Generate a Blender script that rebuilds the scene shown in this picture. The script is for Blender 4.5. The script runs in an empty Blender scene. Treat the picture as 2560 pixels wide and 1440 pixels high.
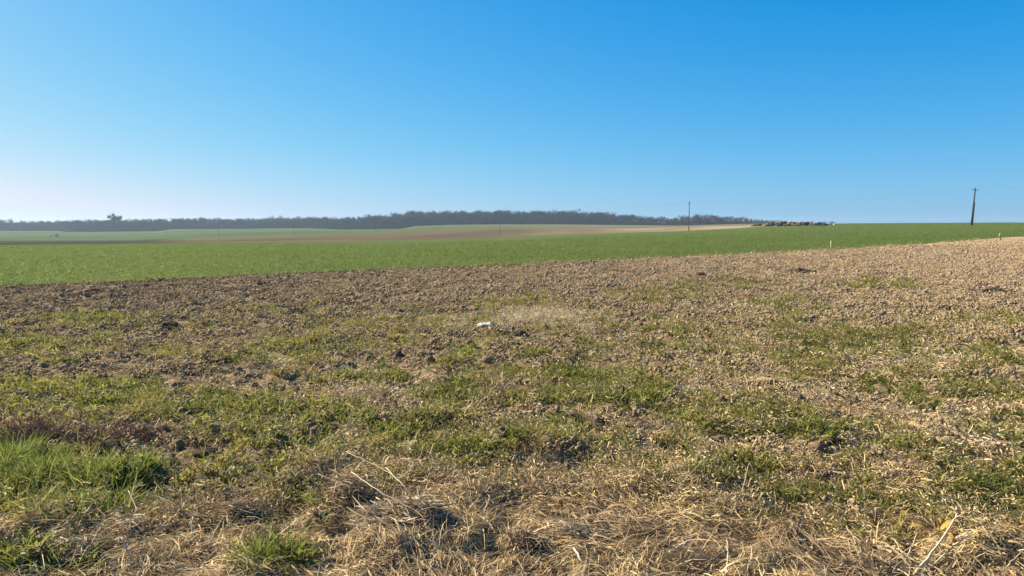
import bpy, math, random
import numpy as np
from mathutils import Vector, Matrix

# ------------------------------------------------------------------ camera
SC = bpy.context.scene
COL = SC.collection
F_PX, W_PX, CX, CY, HORIZON = 1862.0, 2560.0, 1280.0, 720.0, 560.0
CAM_H = 1.6
PITCH = math.atan((CY - HORIZON) / F_PX)
cam_d = bpy.data.cameras.new('camera'); cam = bpy.data.objects.new('camera', cam_d)
COL.objects.link(cam); SC.camera = cam
cam.location = (0, 0, CAM_H)
cam.rotation_euler = (math.pi / 2 - PITCH, 0, 0)
cam_d.sensor_width = 36.0; cam_d.lens = 36.0 * F_PX / W_PX
cam_d.clip_start = 0.05; cam_d.clip_end = 20000

# ------------------------------------------------------------------ light
SUN_AZ, SUN_EL = math.radians(-63), math.radians(28)     # azimuth from +Y, towards +X
world = bpy.data.worlds.new('World'); SC.world = world; world.use_nodes = True
wn = world.node_tree.nodes; wl = world.node_tree.links
wn.clear()
w_out = wn.new('ShaderNodeOutputWorld'); w_bg = wn.new('ShaderNodeBackground')
sky = wn.new('ShaderNodeTexSky'); sky.sky_type = 'NISHITA'; sky.sun_disc = False
sky.sun_elevation = SUN_EL; sky.sun_rotation = SUN_AZ
sky.altitude = 0; sky.air_density = 0.8; sky.dust_density = 0.5; sky.ozone_density = 6.0
# one response curve for the whole sky, channel by channel (a phone camera's deep blue)
def wmath(op, a, b=0.0, c=0.0):
    m = wn.new('ShaderNodeMath'); m.operation = op
    for i, v in enumerate((a, b, c)):
        if isinstance(v, (int, float)): m.inputs[i].default_value = v
        else: wl.new(v, m.inputs[i])
    return m.outputs[0]
sep = wn.new('ShaderNodeSeparateColor'); com = wn.new('ShaderNodeCombineColor')
wl.new(sky.outputs['Color'], sep.inputs[0])
_r = wmath('MAXIMUM', wmath('MULTIPLY_ADD', sep.outputs[0], 0.90, -0.77), wmath('MULTIPLY', sep.outputs[0], 0.10))
_g = wmath('MULTIPLY', wmath('SUBTRACT', 1.0, wmath('POWER', 2.71828, wmath('MULTIPLY', sep.outputs[1], -0.18))), 8.05)
_b = wmath('MULTIPLY', wmath('SUBTRACT', 1.0, wmath('POWER', 2.71828, wmath('MULTIPLY', sep.outputs[2], -0.38))), 7.60)
_r = wmath('MINIMUM', _r, wmath('MULTIPLY', _g, 0.92))
for i, v in enumerate((_r, _g, _b)): wl.new(v, com.inputs[i])
wl.new(com.outputs[0], w_bg.inputs['Color']); w_bg.inputs['Strength'].default_value = 0.050
wl.new(w_bg.outputs['Background'], w_out.inputs['Surface'])

sun_d = bpy.data.lights.new('sun', 'SUN'); sun = bpy.data.objects.new('sun', sun_d); COL.objects.link(sun)
sun_d.energy = 5.0; sun_d.angle = math.radians(0.53); sun_d.color = (1.0, 0.89, 0.70)
sdir = Vector((math.sin(SUN_AZ) * math.cos(SUN_EL), math.cos(SUN_AZ) * math.cos(SUN_EL), math.sin(SUN_EL)))
sun.rotation_euler = sdir.to_track_quat('Z', 'Y').to_euler(); sun.location = (-30, 20, 40)

SC.view_settings.view_transform = 'Standard'; SC.view_settings.look = 'None'
SC.view_settings.exposure = 1.35; SC.view_settings.gamma = 1.0; SC.view_settings.use_curve_mapping = False
SC.render.engine = 'CYCLES'
SC.cycles.use_denoising = True; SC.cycles.denoising_prefilter = 'ACCURATE'; SC.cycles.use_adaptive_sampling = False
SC.cycles.max_bounces = 5; SC.cycles.diffuse_bounces = 2; SC.cycles.transmission_bounces = 3
SC.cycles.volume_bounces = 0; SC.cycles.transparent_max_bounces = 8

HAZE = 0.00018     # air between here and the far wood

RNG = np.random.default_rng(7)
random.seed(7)

# ------------------------------------------------------------------ helpers: noise
_perm = np.random.default_rng(3).permutation(4096).astype(np.int64)
_grad = np.random.default_rng(4).random(4096) * 2 * np.pi
_GX, _GY = np.cos(_grad), np.sin(_grad)
def _h(i, j): return _perm[(_perm[i & 4095] + j) & 4095]
def perlin(x, y):
    xi = np.floor(x).astype(np.int64); yi = np.floor(y).astype(np.int64)
    xf = x - xi; yf = y - yi
    u = xf * xf * xf * (xf * (xf * 6 - 15) + 10); v = yf * yf * yf * (yf * (yf * 6 - 15) + 10)
    def g(i, j, a, b):
        k = _h(i, j); return _GX[k] * a + _GY[k] * b
    n00 = g(xi, yi, xf, yf); n10 = g(xi + 1, yi, xf - 1, yf)
    n01 = g(xi, yi + 1, xf, yf - 1); n11 = g(xi + 1, yi + 1, xf - 1, yf - 1)
    return ((n00 * (1 - u) + n10 * u) * (1 - v) + (n01 * (1 - u) + n11 * u) * v) * 1.4
def fbm(x, y, o=4, lac=2.03, gain=.5):
    s = 0; a = 1; t = 0
    for k in range(o):
        s = s + a * perlin(x + 17.3 * k, y - 9.1 * k); t += a; a *= gain; x = x * lac; y = y * lac
    return s / t
def sstep(a, b, x):
    t = np.clip((x - a) / (b - a), 0, 1); return t * t * (3 - 2 * t)

# ------------------------------------------------------------------ helpers: picture coordinates <-> place
_cp, _sp = math.cos(PITCH), math.sin(PITCH)
def ray(px, py):
    u = (px - CX) / F_PX; v = -(py - CY) / F_PX
    return np.array([u, _cp + v * _sp, -_sp + v * _cp])
def at_depth(px, py, Y):
    d = ray(px, py); return np.array([0, 0, CAM_H]) + d * (Y / d[1])
def project(x, y, z):
    dz = z - CAM_H
    fwd = y * _cp - dz * _sp; up = y * _sp + dz * _cp
    fwd = np.maximum(fwd, 1e-3)
    return CX + F_PX * x / fwd, CY - F_PX * up / fwd

# ------------------------------------------------------------------ the lie of the land: field edges (x, y in the photo; metres away)
C0 = [(-500, 742, 16.2), (0, 718, 18.9), (300, 705, 20.6), (600, 690, 22.8), (1000, 673, 26.2), (1280, 662, 29.0), (1560, 648, 33.6),
      (1800, 638, 38.5), (2080, 625, 46), (2300, 610, 56), (2430, 600, 63), (2560, 590, 72), (3100, 575, 100)]
C1 = [(-500, 614, 140), (0, 612, 150), (300, 609, 165), (600, 605, 190), (860, 603, 205), (1000, 601, 215), (1240, 595, 235), (1450, 585, 228),
      (1722, 577, 208), (1840, 571, 225), (1900, 566, 236), (2000, 561, 246), (2100, 558.5, 256), (2300, 557.3, 260), (2560, 556.5, 262), (3100, 556, 265)]
C2 = [(-500, 603, 430), (0, 602, 420), (320, 601, 415), (480, 595, 400), (640, 591, 385), (860, 585, 352), (1000, 579, 330), (1130, 577, 322),
      (1240, 573, 330), (1400, 572, 330), (1600, 571, 330), (1700, 568, 338), (1840, 564.5, 352), (1900, 562.5, 360), (2000, 560.5, 370), (2100, 561, 380), (2560, 561, 390), (3100, 561, 400)]
C3 = [(-500, 577, 900), (0, 577, 890), (150, 577, 880), (165, 580, 840), (395, 578, 840), (430, 573, 870), (600, 572, 880), (760, 570, 860), (860, 574, 800), (1000, 572, 780), (1040, 565, 800),
      (1130, 562, 800), (1240, 561, 790), (1400, 561, 780), (1600, 563, 750), (1700, 564, 720), (1840, 560, 700), (1960, 558, 690), (2100, 561, 700), (2560, 562, 720), (3100, 562, 720)]
def knots(C):
    P = np.array([at_depth(*c) for c in C])
    return np.arctan2(P[:, 0], P[:, 1]), np.hypot(P[:, 0], P[:, 1]), P[:, 2]
KN = [knots(c) for c in (C0, C1, C2, C3)]
R_MAX = 2600.0
def curve_at(k, th):
    a, r, z = KN[k]; return np.interp(th, a, r), np.interp(th, a, z)
def land_rz(th, r):
    """smooth height of the land (no clods) at azimuth th, distance r"""
    rs = [np.zeros_like(th)]; zs = [np.zeros_like(th)]
    r0, z0 = curve_at(0, th)
    rs.append(r0 * .5); zs.append(z0 * .18)
    rs.append(r0); zs.append(z0)
    for k in (1, 2, 3):
        a, b = curve_at(k, th); rs.append(a); zs.append(b)
    rs.append(np.full_like(th, R_MAX * 1.2)); zs.append(zs[-1] - 9.0)
    R = np.stack(rs, -1); Z = np.stack(zs, -1)
    dR = np.diff(R, axis=-1); S = np.diff(Z, axis=-1) / dR
    M = np.zeros_like(Z)
    s0, s1 = S[..., :-1], S[..., 1:]
    M[..., 1:-1] = np.where(s0 * s1 > 0, 2 * s0 * s1 / np.where(np.abs(s0 + s1) < 1e-12, 1, s0 + s1), 0)
    M[..., 0] = 0; M[..., -1] = S[..., -1]
    i = np.clip((r[..., None] >= R).sum(-1) - 1, 0, R.shape[-1] - 2)
    def tk(A, k): return np.take_along_axis(A, k[..., None], -1)[..., 0]
    h = tk(dR, i); t = np.clip((r - tk(R, i)) / h, 0, 1)
    z_0, z_1, m0, m1 = tk(Z, i), tk(Z, i + 1), tk(M, i), tk(M, i + 1)
    t2, t3 = t * t, t * t * t
    return (2 * t3 - 3 * t2 + 1) * z_0 + (t3 - 2 * t2 + t) * h * m0 + (-2 * t3 + 3 * t2) * z_1 + (t3 - t2) * h * m1

# patches of the fallow field, centred where they lie in the photo (x, y, half width, half height, amount)
GREEN = [(90, 1290, 150, 40, .9), (250, 1270, 160, 40, .9), (110, 1425, 140, 25, .9), (400, 1260, 90, 25, .7), (230, 800, 150, 22, .8), (90, 862, 100, 18, .9), (230, 985, 220, 45, 1.), (60, 1020, 150, 30, .6), (400, 1025, 110, 28, .8), (610, 1020, 120, 45, .9),
         (700, 870, 60, 25, .6), (720, 1055, 80, 28, .9), (640, 1090, 70, 20, .8), (700, 776, 120, 14, .5), (1230, 760, 60, 15, .8), (1330, 758, 90, 22, .6), (1650, 738, 140, 22, .6),
         (1800, 712, 160, 14, .45), (2210, 715, 130, 15, .55), (1400, 806, 55, 13, .7), (1500, 872, 60, 16, .5), (1490, 970, 150, 45, .9), (1120, 985, 100, 35, .8), (1610, 995, 60, 28, .9),
         (1300, 945, 90, 22, .5), (970, 1088, 45, 22, .9), (1090, 1135, 110, 30, .85), (1290, 1120, 120, 28, .6), (1800, 1050, 120, 35, .95), (2020, 1092, 95, 24, .7), (2050, 905, 80, 45, .6),
         (2150, 850, 60, 18, .5), (2440, 890, 70, 18, .7), (2480, 985, 110, 28, .7), (2350, 1150, 70, 28, .6), (2120, 1240, 55, 22, .6), (1640, 1190, 60, 22, .6), (1760, 1212, 50, 18, .6),
         (2545, 1200, 45, 35, .7), (1900, 1000, 80, 24, .6), (1700, 830, 70, 22, .4), (2260, 840, 70, 20, .5), (2480, 800, 90, 18, .5), (1960, 760, 120, 24, .4), (100, 1180, 220, 65, 1.),
         (270, 1205, 150, 55, 1.), (60, 1245, 100, 40, 1.), (380, 1235, 70, 30, .8), (680, 1402, 60, 32, .9), (60, 1415, 90, 30, .8), (790, 1130, 60, 18, .3), (820, 1240, 40, 24, .5), (480, 1180, 60, 30, .6),
         (1410, 1095, 70, 20, .5), (2430, 1060, 60, 20, .4), (930, 950, 70, 18, .35), (420, 880, 70, 20, .35), (860, 800, 80, 16, .35)]
LUSH = [(70, 1290, 130, 36, .8), (220, 1270, 110, 30, .7), (110, 1425, 120, 22, .8), (80, 1185, 190, 60, 1.), (230, 1205, 110, 50, .9), (60, 1245, 110, 45, 1.), (370, 1240, 60, 22, .6), (680, 1402, 60, 32, 1.), (60, 1415, 100, 35, .9), (820, 1240, 40, 22, .5)]
STRAW = [(1290, 800, 150, 24, 1.), (900, 990, 60, 9, .8), (2200, 920, 160, 40, .5), (1900, 1180, 300, 60, .4), (2350, 1110, 220, 60, .5), (1100, 1230, 150, 60, .6), (1650, 1120, 120, 35, .3),
         (1750, 990, 160, 50, .3), (2300, 1020, 180, 30, .5), (850, 800, 60, 10, .4)]
DARK = [(2480, 722, 75, 13, .9), (2330, 777, 75, 12, .7), (2000, 677, 55, 6, .9), (1000, 885, 190, 30, .5), (1480, 1060, 110, 28, .5), (270, 1100, 330, 30, .8), (250, 925, 350, 16, .35),
        (540, 900, 130, 22, .4), (850, 1075, 120, 25, .3), (1300, 830, 150, 14, .35), (200, 730, 500, 24, .35), (700, 690, 300, 10, .4)]
BROWN = [(250, 1098, 330, 26, 1.), (480, 1120, 120, 22, .9), (600, 1150, 90, 18, .7), (1480, 1058, 120, 18, .8), (850, 1085, 110, 20, .7), (560, 1250, 140, 40, .8)]
def blobs(L, px, py, wob):
    m = np.zeros_like(px)
    for (x, y, a, b, w) in L:
        d = np.sqrt(((px - x) / a) ** 2 + ((py - y) / b) ** 2)
        m = np.maximum(m, w * sstep(1.35, .45, d + wob))
    return m
def masks(x, y):
    r = np.hypot(x, y)
    px, py = project(x, y, np.zeros_like(x))
    wob = .55 * fbm(x * 1.6, y * 1.6, 3)
    fine = fbm(x * 2.3 + 40, y * 2.3 + 11, 4)
    broad = fbm(x * .35 + 5, y * .35 - 3, 3)
    mid = sstep(3.9, 5.0, r) * (1 - sstep(11.5, 16.5, r + 2.2 * broad - .10 * x))       # weedy zone
    g = np.maximum(blobs(GREEN, px, py, wob), mid * sstep(.05, .45, fine + .5 * broad + .10) * .75)
    g = g * sstep(-.55, .1, fine + .25) * (1 - blobs(BROWN, px, py, wob))
    lush = blobs(LUSH, px, py, wob)
    plough_ = sstep(11.5, 16.5, r + 2.2 * broad - .10 * x)
    thatch = 1 - sstep(4.3, 5.3, r + .9 * fbm(x * .9, y * .9 + 7, 2) - .05 * x)
    s = np.maximum(thatch * (1 - .75 * lush), blobs(STRAW, px, py, wob))
    s = np.maximum(s, .5 * sstep(-.25, .5, fbm(x * .8 + 31, y * .8, 3) + .05 * x) * (1 - .5 * plough_))
    d = np.maximum(blobs(DARK, px, py, wob), .5 * sstep(.1, .5, fbm(x * .9 - 20, y * .9 + 8, 3)) * (1 - thatch))
    plough = sstep(11.5, 16.5, r + 2.2 * broad - .10 * x)
    return dict(g=np.clip(g, 0, 1), s=np.clip(s, 0, 1), d=np.clip(d, 0, 1), lush=lush, thatch=thatch, plough=plough, px=px, py=py)
def clods(x, y, r, m=None):
    """small relief of the fallow field"""
    a = .05 * fbm(x * .45, y * .45, 3)
    b = .105 * (np.abs(fbm(x * 1.9 + 3, y * 1.9, 3)) - .22)
    c = .08 * (np.abs(fbm(x * 4.6, y * 4.6 + 5, 2)) - .25)
    amp = 1.0 if m is None else (.8 + .1 * m['plough'] + .5 * m['d'] - .25 * m['thatch'])
    near = 1 - sstep(5.0, 7.5, r)
    d = .17 * np.maximum(0, fbm(x * 1.25 + 50, y * 1.25 + 20, 3)) * near
    return (a + d + (b + c) * amp) * sstep(.6, 2.0, r) * 1.15
def ground_z(x, y):
    x = np.asarray(x, float); y = np.asarray(y, float)
    th = np.arctan2(x, y); r = np.hypot(x, y)
    z = land_rz(th, r)
    r0, _ = curve_at(0, th)
    edge = sstep(0, 1.2, r0 - r)
    return z + clods(x, y, r, masks(x, y)) * edge
def land_z(x, y):
    x = np.asarray(x, float); y = np.asarray(y, float)
    return land_rz(np.arctan2(x, y), np.hypot(x, y))
def place(px, py, zf=None):
    """the point of the ground seen at (px, py) in the photo"""
    zf = zf or ground_z
    d = ray(px, py); dn = d / np.hypot(d[0], d[1])
    t = np.concatenate([np.linspace(2, 30, 1500), np.linspace(30, 1200, 2400)])
    P = np.array([0, 0, CAM_H])[None] + dn[None] * t[:, None]
    below = P[:, 2] <= zf(P[:, 0], P[:, 1])
    i = int(np.argmax(below)) if below.any() else len(t) - 1
    p = P[i]; return Vector((p[0], p[1], float(zf(p[0], p[1]))))

# ------------------------------------------------------------------ helpers: objects
def tag(o, label=None, cat=None, group=None, kind=None):
    if label: o['label'] = label
    if cat: o['category'] = cat
    if group: o['group'] = group
    if kind: o['kind'] = kind
    return o
def empty(name, loc, rz=0, s=1):
    o = bpy.data.objects.new(name, None); COL.objects.link(o); o.location = loc; o.rotation_euler = (0, 0, rz); o.scale = (s, s, s)
    o.empty_display_size = .1
    return o
def mesh_np(name, V, F, attrs=None, smooth=False):
    """V n x 3; F m x k (k = 3 or 4) or list of such arrays"""
    me = bpy.data.meshes.new(name)
    Fs = F if isinstance(F, list) else [F]
    Fs = [np.asarray(f, np.int32) for f in Fs if len(f)]
    V = np.asarray(V, np.float32)
    me.vertices.add(len(V)); me.vertices.foreach_set('co', V.ravel())
    nl = sum(f.size for f in Fs); npoly = sum(len(f) for f in Fs)
    me.loops.add(nl); me.loops.foreach_set('vertex_index', np.concatenate([f.ravel() for f in Fs]))
    tot = np.concatenate([np.full(len(f), f.shape[1], np.int32) for f in Fs])
    me.polygons.add(npoly); me.polygons.foreach_set('loop_start', np.concatenate([[0], np.cumsum(tot)[:-1]]).astype(np.int32))
    me.polygons.foreach_set('loop_total', tot)
    if smooth: me.polygons.foreach_set('use_smooth', np.ones(npoly, bool))
    for k, v in (attrs or {}).items():
        a = me.attributes.new(k, 'FLOAT', 'POINT'); a.data.foreach_set('value', np.asarray(v, np.float32))
    me.update(calc_edges=True); me.validate()
    return me
def link(name, me, mat, parent=None, loc=None):
    o = bpy.data.objects.new(name, me); COL.objects.link(o)
    if mat and not me.materials: me.materials.append(mat)
    if parent: o.parent = parent
    if loc is not None: o.location = loc
    return o

class MB:
    """collects ribbons, tubes and leaves; a random number 'v' per piece feeds the colour"""
    def __init__(s): s.V = []; s.Q = []; s.T = []; s.A = []; s.n = 0
    def add(s, V, Q=None, T=None, v=0.5):
        V = np.asarray(V, float).reshape(-1, 3)
        if Q is not None and len(Q): s.Q.append(np.asarray(Q) + s.n)
        if T is not None and len(T): s.T.append(np.asarray(T) + s.n)
        s.V.append(V); s.A.append(np.full(len(V), v) if np.isscalar(v) else np.asarray(v)); s.n += len(V)
    def ribbon(s, P, w, v=.5, side=None):
        P = np.asarray(P, float); n = len(P); w = np.broadcast_to(np.asarray(w, float), (n,))
        d = np.gradient(P, axis=0); 
        if side is None:
            up = np.array([0, 0, 1.]) if abs(d.mean(0)[2]) < .8 * np.linalg.norm(d.mean(0)) else np.array([1., 0, 0])
            a = random.uniform(0, 6.28); k = d.mean(0) / (np.linalg.norm(d.mean(0)) + 1e-9)
            sd = np.cross(k, up); sd /= np.linalg.norm(sd) + 1e-9; b = np.cross(k, sd); side = sd * math.cos(a) + b * math.sin(a)
        L = P - side * w[:, None] / 2; R = P + side * w[:, None] / 2
        i = np.arange(n - 1)
        s.add(np.concatenate([L, R]), np.stack([i, i + 1, i + 1 + n, i + n], 1), v=v)
    def tube(s, P, r, k=5, v=.5, cap=True):
        P = np.asarray(P, float); n = len(P); r = np.broadcast_to(np.asarray(r, float), (n,))
        d = np.gradient(P, axis=0); d /= np.linalg.norm(d, axis=1)[:, None] + 1e-12
        ref = np.array([0, 0, 1.]) if abs(d[:, 2]).max() < .9 else (np.array([1., 0, 0]) if abs(d[:, 0]).max() < .9 else np.array([0, 1., 0]))
        a = np.cross(d, ref); a /= np.linalg.norm(a, axis=1)[:, None] + 1e-12; b = np.cross(d, a)
        t = np.arange(k) / k * 2 * np.pi
        V = P[:, None] + r[:, None, None] * (a[:, None] * np.cos(t)[None, :, None] + b[:, None] * np.sin(t)[None, :, None])
        i, j = np.meshgrid(np.arange(n - 1), np.arange(k), indexing='ij'); j2 = (j + 1) % k
        Q = np.stack([i * k + j, i * k + j2, (i + 1) * k + j2, (i + 1) * k + j], -1).reshape(-1, 4)
        V = V.reshape(-1, 3); T = None
        if cap:
            V = np.concatenate([V, P[:1], P[-1:]]); c0, c1 = n * k, n * k + 1; jj = np.arange(k)
            T = np.concatenate([np.stack([np.full(k, c0), (jj + 1) % k, jj], 1), np.stack([np.full(k, c1), (n - 1) * k + jj, (n - 1) * k + (jj + 1) % k], 1)])
        s.add(V, Q, T, v)
    def box(s, c, h, R=None, v=.5):
        V = np.array([[x, y, z] for x in (-1, 1) for y in (-1, 1) for z in (-1, 1)], float) * np.asarray(h)
        if R is not None: V = V @ np.asarray(R).T
        s.add(V + np.asarray(c), [[0, 1, 3, 2], [4, 6, 7, 5], [0, 4, 5, 1], [2, 3, 7, 6], [0, 2, 6, 4], [1, 5, 7, 3]], v=v)
    def mesh(s, name, smooth=False):
        F = []
        if s.Q: F.append(np.concatenate(s.Q))
        if s.T: F.append(np.concatenate(s.T))
        return mesh_np(name, np.concatenate(s.V), F, {'v': np.concatenate(s.A)}, smooth)
    def build(s, name, mat, parent=None, loc=None, smooth=False): return link(name, s.mesh(name, smooth), mat, parent, loc)

def icosphere(sub):
    t = (1 + 5 ** .5) / 2
    V = [(-1, t, 0), (1, t, 0), (-1, -t, 0), (1, -t, 0), (0, -1, t), (0, 1, t), (0, -1, -t), (0, 1, -t), (t, 0, -1), (t, 0, 1), (-t, 0, -1), (-t, 0, 1)]
    V = [np.array(v, float) / np.linalg.norm(v) for v in V]
    F = [(0, 11, 5), (0, 5, 1), (0, 1, 7), (0, 7, 10), (0, 10, 11), (1, 5, 9), (5, 11, 4), (11, 10, 2), (10, 7, 6), (7, 1, 8), (3, 9, 4), (3, 4, 2), (3, 2, 6), (3, 6, 8), (3, 8, 9), (4, 9, 5), (2, 4, 11), (6, 2, 10), (8, 6, 7), (9, 8, 1)]
    for _ in range(sub):
        c = {}; G = []
        def mid(a, b):
            k = (min(a, b), max(a, b))
            if k not in c: m = V[a] + V[b]; V.append(m / np.linalg.norm(m)); c[k] = len(V) - 1
            return c[k]
        for a, b, d in F:
            x, y, z = mid(a, b), mid(b, d), mid(d, a); G += [(a, x, z), (b, y, x), (d, z, y), (x, y, z)]
        F = G
    return np.array(V), np.array(F)
ICO1, ICO2, ICO3 = icosphere(1), icosphere(2), icosphere(3)
def lump(base, seed, rough=.28, flat=.7, freq=1.4):
    V, F = base; o = seed * 7.7
    n = fbm(V[:, 0] * freq + o + V[:, 2] * .7, V[:, 1] * freq - o + V[:, 2] * 1.1, 3) * rough * 2
    n += fbm(V[:, 0] * freq * 2.7 - o, V[:, 2] * freq * 2.7 + V[:, 1] + o, 2) * rough
    W = V * (1 + n)[:, None]; W[:, 2] *= flat
    return W, F

# ------------------------------------------------------------------ materials
def new_mat(name):
    m = bpy.data.materials.new(name); m.use_nodes = True; nt = m.node_tree; nt.nodes.clear()
    out = nt.nodes.new('ShaderNodeOutputMaterial'); b = nt.nodes.new('ShaderNodeBsdfPrincipled')
    b.inputs['Roughness'].default_value = 1.; b.inputs['Specular IOR Level'].default_value = 0.
    nt.links.new(b.outputs[0], out.inputs[0])
    return m, nt, b, out
def N(nt, t, **kw):
    n = nt.nodes.new(t)
    for k, v in kw.items(): setattr(n, k, v)
    return n
def noise(nt, scale, detail=4, rough=.55, vec=None, dist=0):
    n = N(nt, 'ShaderNodeTexNoise'); n.inputs['Scale'].default_value = scale; n.inputs['Detail'].default_value = detail
    n.inputs['Roughness'].default_value = rough; n.inputs['Distortion'].default_value = dist
    if vec is not None: nt.links.new(vec, n.inputs['Vector'])
    return n.outputs['Fac']
def ramp(nt, fac, stops):
    r = N(nt, 'ShaderNodeValToRGB'); e = r.color_ramp.elements
    while len(e) < len(stops): e.new(.5)
    for el, (p, c) in zip(e, stops): el.position = p; el.color = (*c, 1)
    nt.links.new(fac, r.inputs['Fac']); return r.outputs['Color']
def mix(nt, fac, a, b, mode='MIX'):
    m = N(nt, 'ShaderNodeMix', data_type='RGBA', blend_type=mode)
    for sock, v in ((m.inputs['Factor'], fac), (m.inputs['A'], a), (m.inputs['B'], b)):
        if isinstance(v, (int, float)): sock.default_value = v
        elif isinstance(v, tuple): sock.default_value = (*v, 1)
        else: nt.links.new(v, sock)
    return m.outputs['Result']
def attr(nt, name): 
    a = N(nt, 'ShaderNodeAttribute', attribute_name=name); return a.outputs['Fac']
def math_(nt, op, a, b=0., c=None, clamp=False):
    m = N(nt, 'ShaderNodeMath', operation=op, use_clamp=clamp)
    for sock, v in zip(m.inputs, (a, b, c)):
        if v is None: continue
        if isinstance(v, (int, float)): sock.default_value = v
        else: nt.links.new(v, sock)
    return m.outputs[0]
def maprange(nt, v, a, b, c=0., d=1.):
    m = N(nt, 'ShaderNodeMapRange'); nt.links.new(v, m.inputs[0])
    for i, x in enumerate((a, b, c, d)): m.inputs[i + 1].default_value = x
    return m.outputs[0]
def bump(nt, b, h, strength, dist):
    n = N(nt, 'ShaderNodeBump'); n.inputs['Strength'].default_value = strength; n.inputs['Distance'].default_value = dist
    nt.links.new(h, n.inputs['Height']); nt.links.new(n.outputs[0], b.inputs['Normal'])
def pos(nt): return N(nt, 'ShaderNodeNewGeometry').outputs['Position']

SOIL_D, SOIL, SOIL_L = (0.110, 0.076, 0.040), (0.264, 0.189, 0.098), (0.495, 0.371, 0.202)
def soil_colour(nt, P):
    n = noise(nt, 9, 6, .65, P); n2 = noise(nt, .6, 3, .5, P)
    c = ramp(nt, n, [(.30, SOIL_D), (.5, SOIL), (.70, SOIL_L)])
    return mix(nt, maprange(nt, n2, .35, .65, 0, .5), c, (.25, .19, .125))
def mat_fallow():
    m, nt, b, out = new_mat('fallow_soil'); P = pos(nt)
    c = soil_colour(nt, P)
    straw = ramp(nt, noise(nt, 22, 5, .7, P, 1.5), [(.32, (.075, .052, .028)), (.5, (.17, .12, .065)), (.68, (.34, .255, .145))])
    green = ramp(nt, noise(nt, 14, 5, .65, P), [(.3, (.045, .06, .018)), (.5, (.10, .13, .035)), (.7, (.18, .20, .065))])
    c = mix(nt, math_(nt, 'MULTIPLY', attr(nt, 'straw'), .8), c, straw)
    fg = maprange(nt, math_(nt, 'ADD', attr(nt, 'green'), math_(nt, 'MULTIPLY', math_(nt, 'SUBTRACT', noise(nt, 6, 5, .6, P), .5), 1.6)), .35, .8)
    c = mix(nt, math_(nt, 'MULTIPLY', fg, .45), c, green)
    c = mix(nt, math_(nt, 'MULTIPLY', attr(nt, 'bare'), .6), c, (.075, .055, .042))
    c = mix(nt, attr(nt, 'plough'), c, ramp(nt, noise(nt, 5, 6, .7, P), [(.32, (0.105, 0.076, 0.048)), (.5, (0.226, 0.167, 0.108)), (.68, (0.396, 0.302, 0.198))]))
    # drier, paler and pinker soil where the ploughed land rises
    c = mix(nt, attr(nt, 'dry'), c, ramp(nt, noise(nt, 3.2, 6, .7, P), [(.32, (0.220, 0.146, 0.083)), (.5, (0.440, 0.305, 0.175)), (.66, (0.616, 0.456, 0.276))]))
    nt.links.new(c, b.inputs['Base Color'])
    bump(nt, b, noise(nt, 30, 5, .7, P), .9, .03)
    return m
def mat_field(name, stops, scale, patch=None, bmp=.5, bdist=.05, bscale=8):
    m, nt, b, out = new_mat(name); P = pos(nt)
    m0 = N(nt, 'ShaderNodeMapping'); m0.inputs['Rotation'].default_value = (0, 0, math.radians(-43)); nt.links.new(P, m0.inputs['Vector'])
    mp = N(nt, 'ShaderNodeMapping'); mp.inputs['Scale'].default_value = (.22, 1, 1); nt.links.new(m0.outputs[0], mp.inputs['Vector'])
    c = ramp(nt, noise(nt, scale, 7, .62, mp.outputs[0]), stops)
    if patch:
        for (sc, lo, hi, col, amt) in patch:
            c = mix(nt, maprange(nt, noise(nt, sc, 4, .6, mp.outputs[0]), lo, hi, 0, amt), c, col)
    nt.links.new(c, b.inputs['Base Color']); bump(nt, b, noise(nt, bscale, 5, .7, P), bmp, bdist)
    return m, nt, b, c, P
def mat_leafy(name, stops, trans=.35, patch=None, rough=.6, spec=.25):
    """thin plant matter: colour by piece, by tuft and by place, with light coming through"""
    m, nt, b, out = new_mat(name)
    oi = N(nt, 'ShaderNodeObjectInfo'); P = pos(nt)
    f = math_(nt, 'ADD', math_(nt, 'MULTIPLY', attr(nt, 'v'), .6), math_(nt, 'MULTIPLY', oi.outputs['Random'], .4))
    c = ramp(nt, f, stops)
    if patch:
        sc, lo, hi, col, amt = patch
        c = mix(nt, maprange(nt, noise(nt, sc, 3, .5, P), lo, hi, 0, amt), c, col)
    nt.links.new(c, b.inputs['Base Color']); b.inputs['Roughness'].default_value = rough; b.inputs['Specular IOR Level'].default_value = spec
    t = N(nt, 'ShaderNodeBsdfTranslucent'); nt.links.new(c, t.inputs['Color'])
    mx = N(nt, 'ShaderNodeMixShader'); mx.inputs[0].default_value = trans
    nt.links.new(b.outputs[0], mx.inputs[1]); nt.links.new(t.outputs[0], mx.inputs[2]); nt.links.new(mx.outputs[0], out.inputs[0])
    return m
def mat_plain(name, stops, scale=6, rough=.85, bmp=.4, bdist=.01, detail=5):
    m, nt, b, out = new_mat(name); tc = N(nt, 'ShaderNodeTexCoord').outputs['Object']
    nt.links.new(ramp(nt, noise(nt, scale, detail, .65, tc), stops), b.inputs['Base Color']); b.inputs['Roughness'].default_value = rough
    bump(nt, b, noise(nt, scale * 3, detail, .65, tc), bmp, bdist)
    return m

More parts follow.
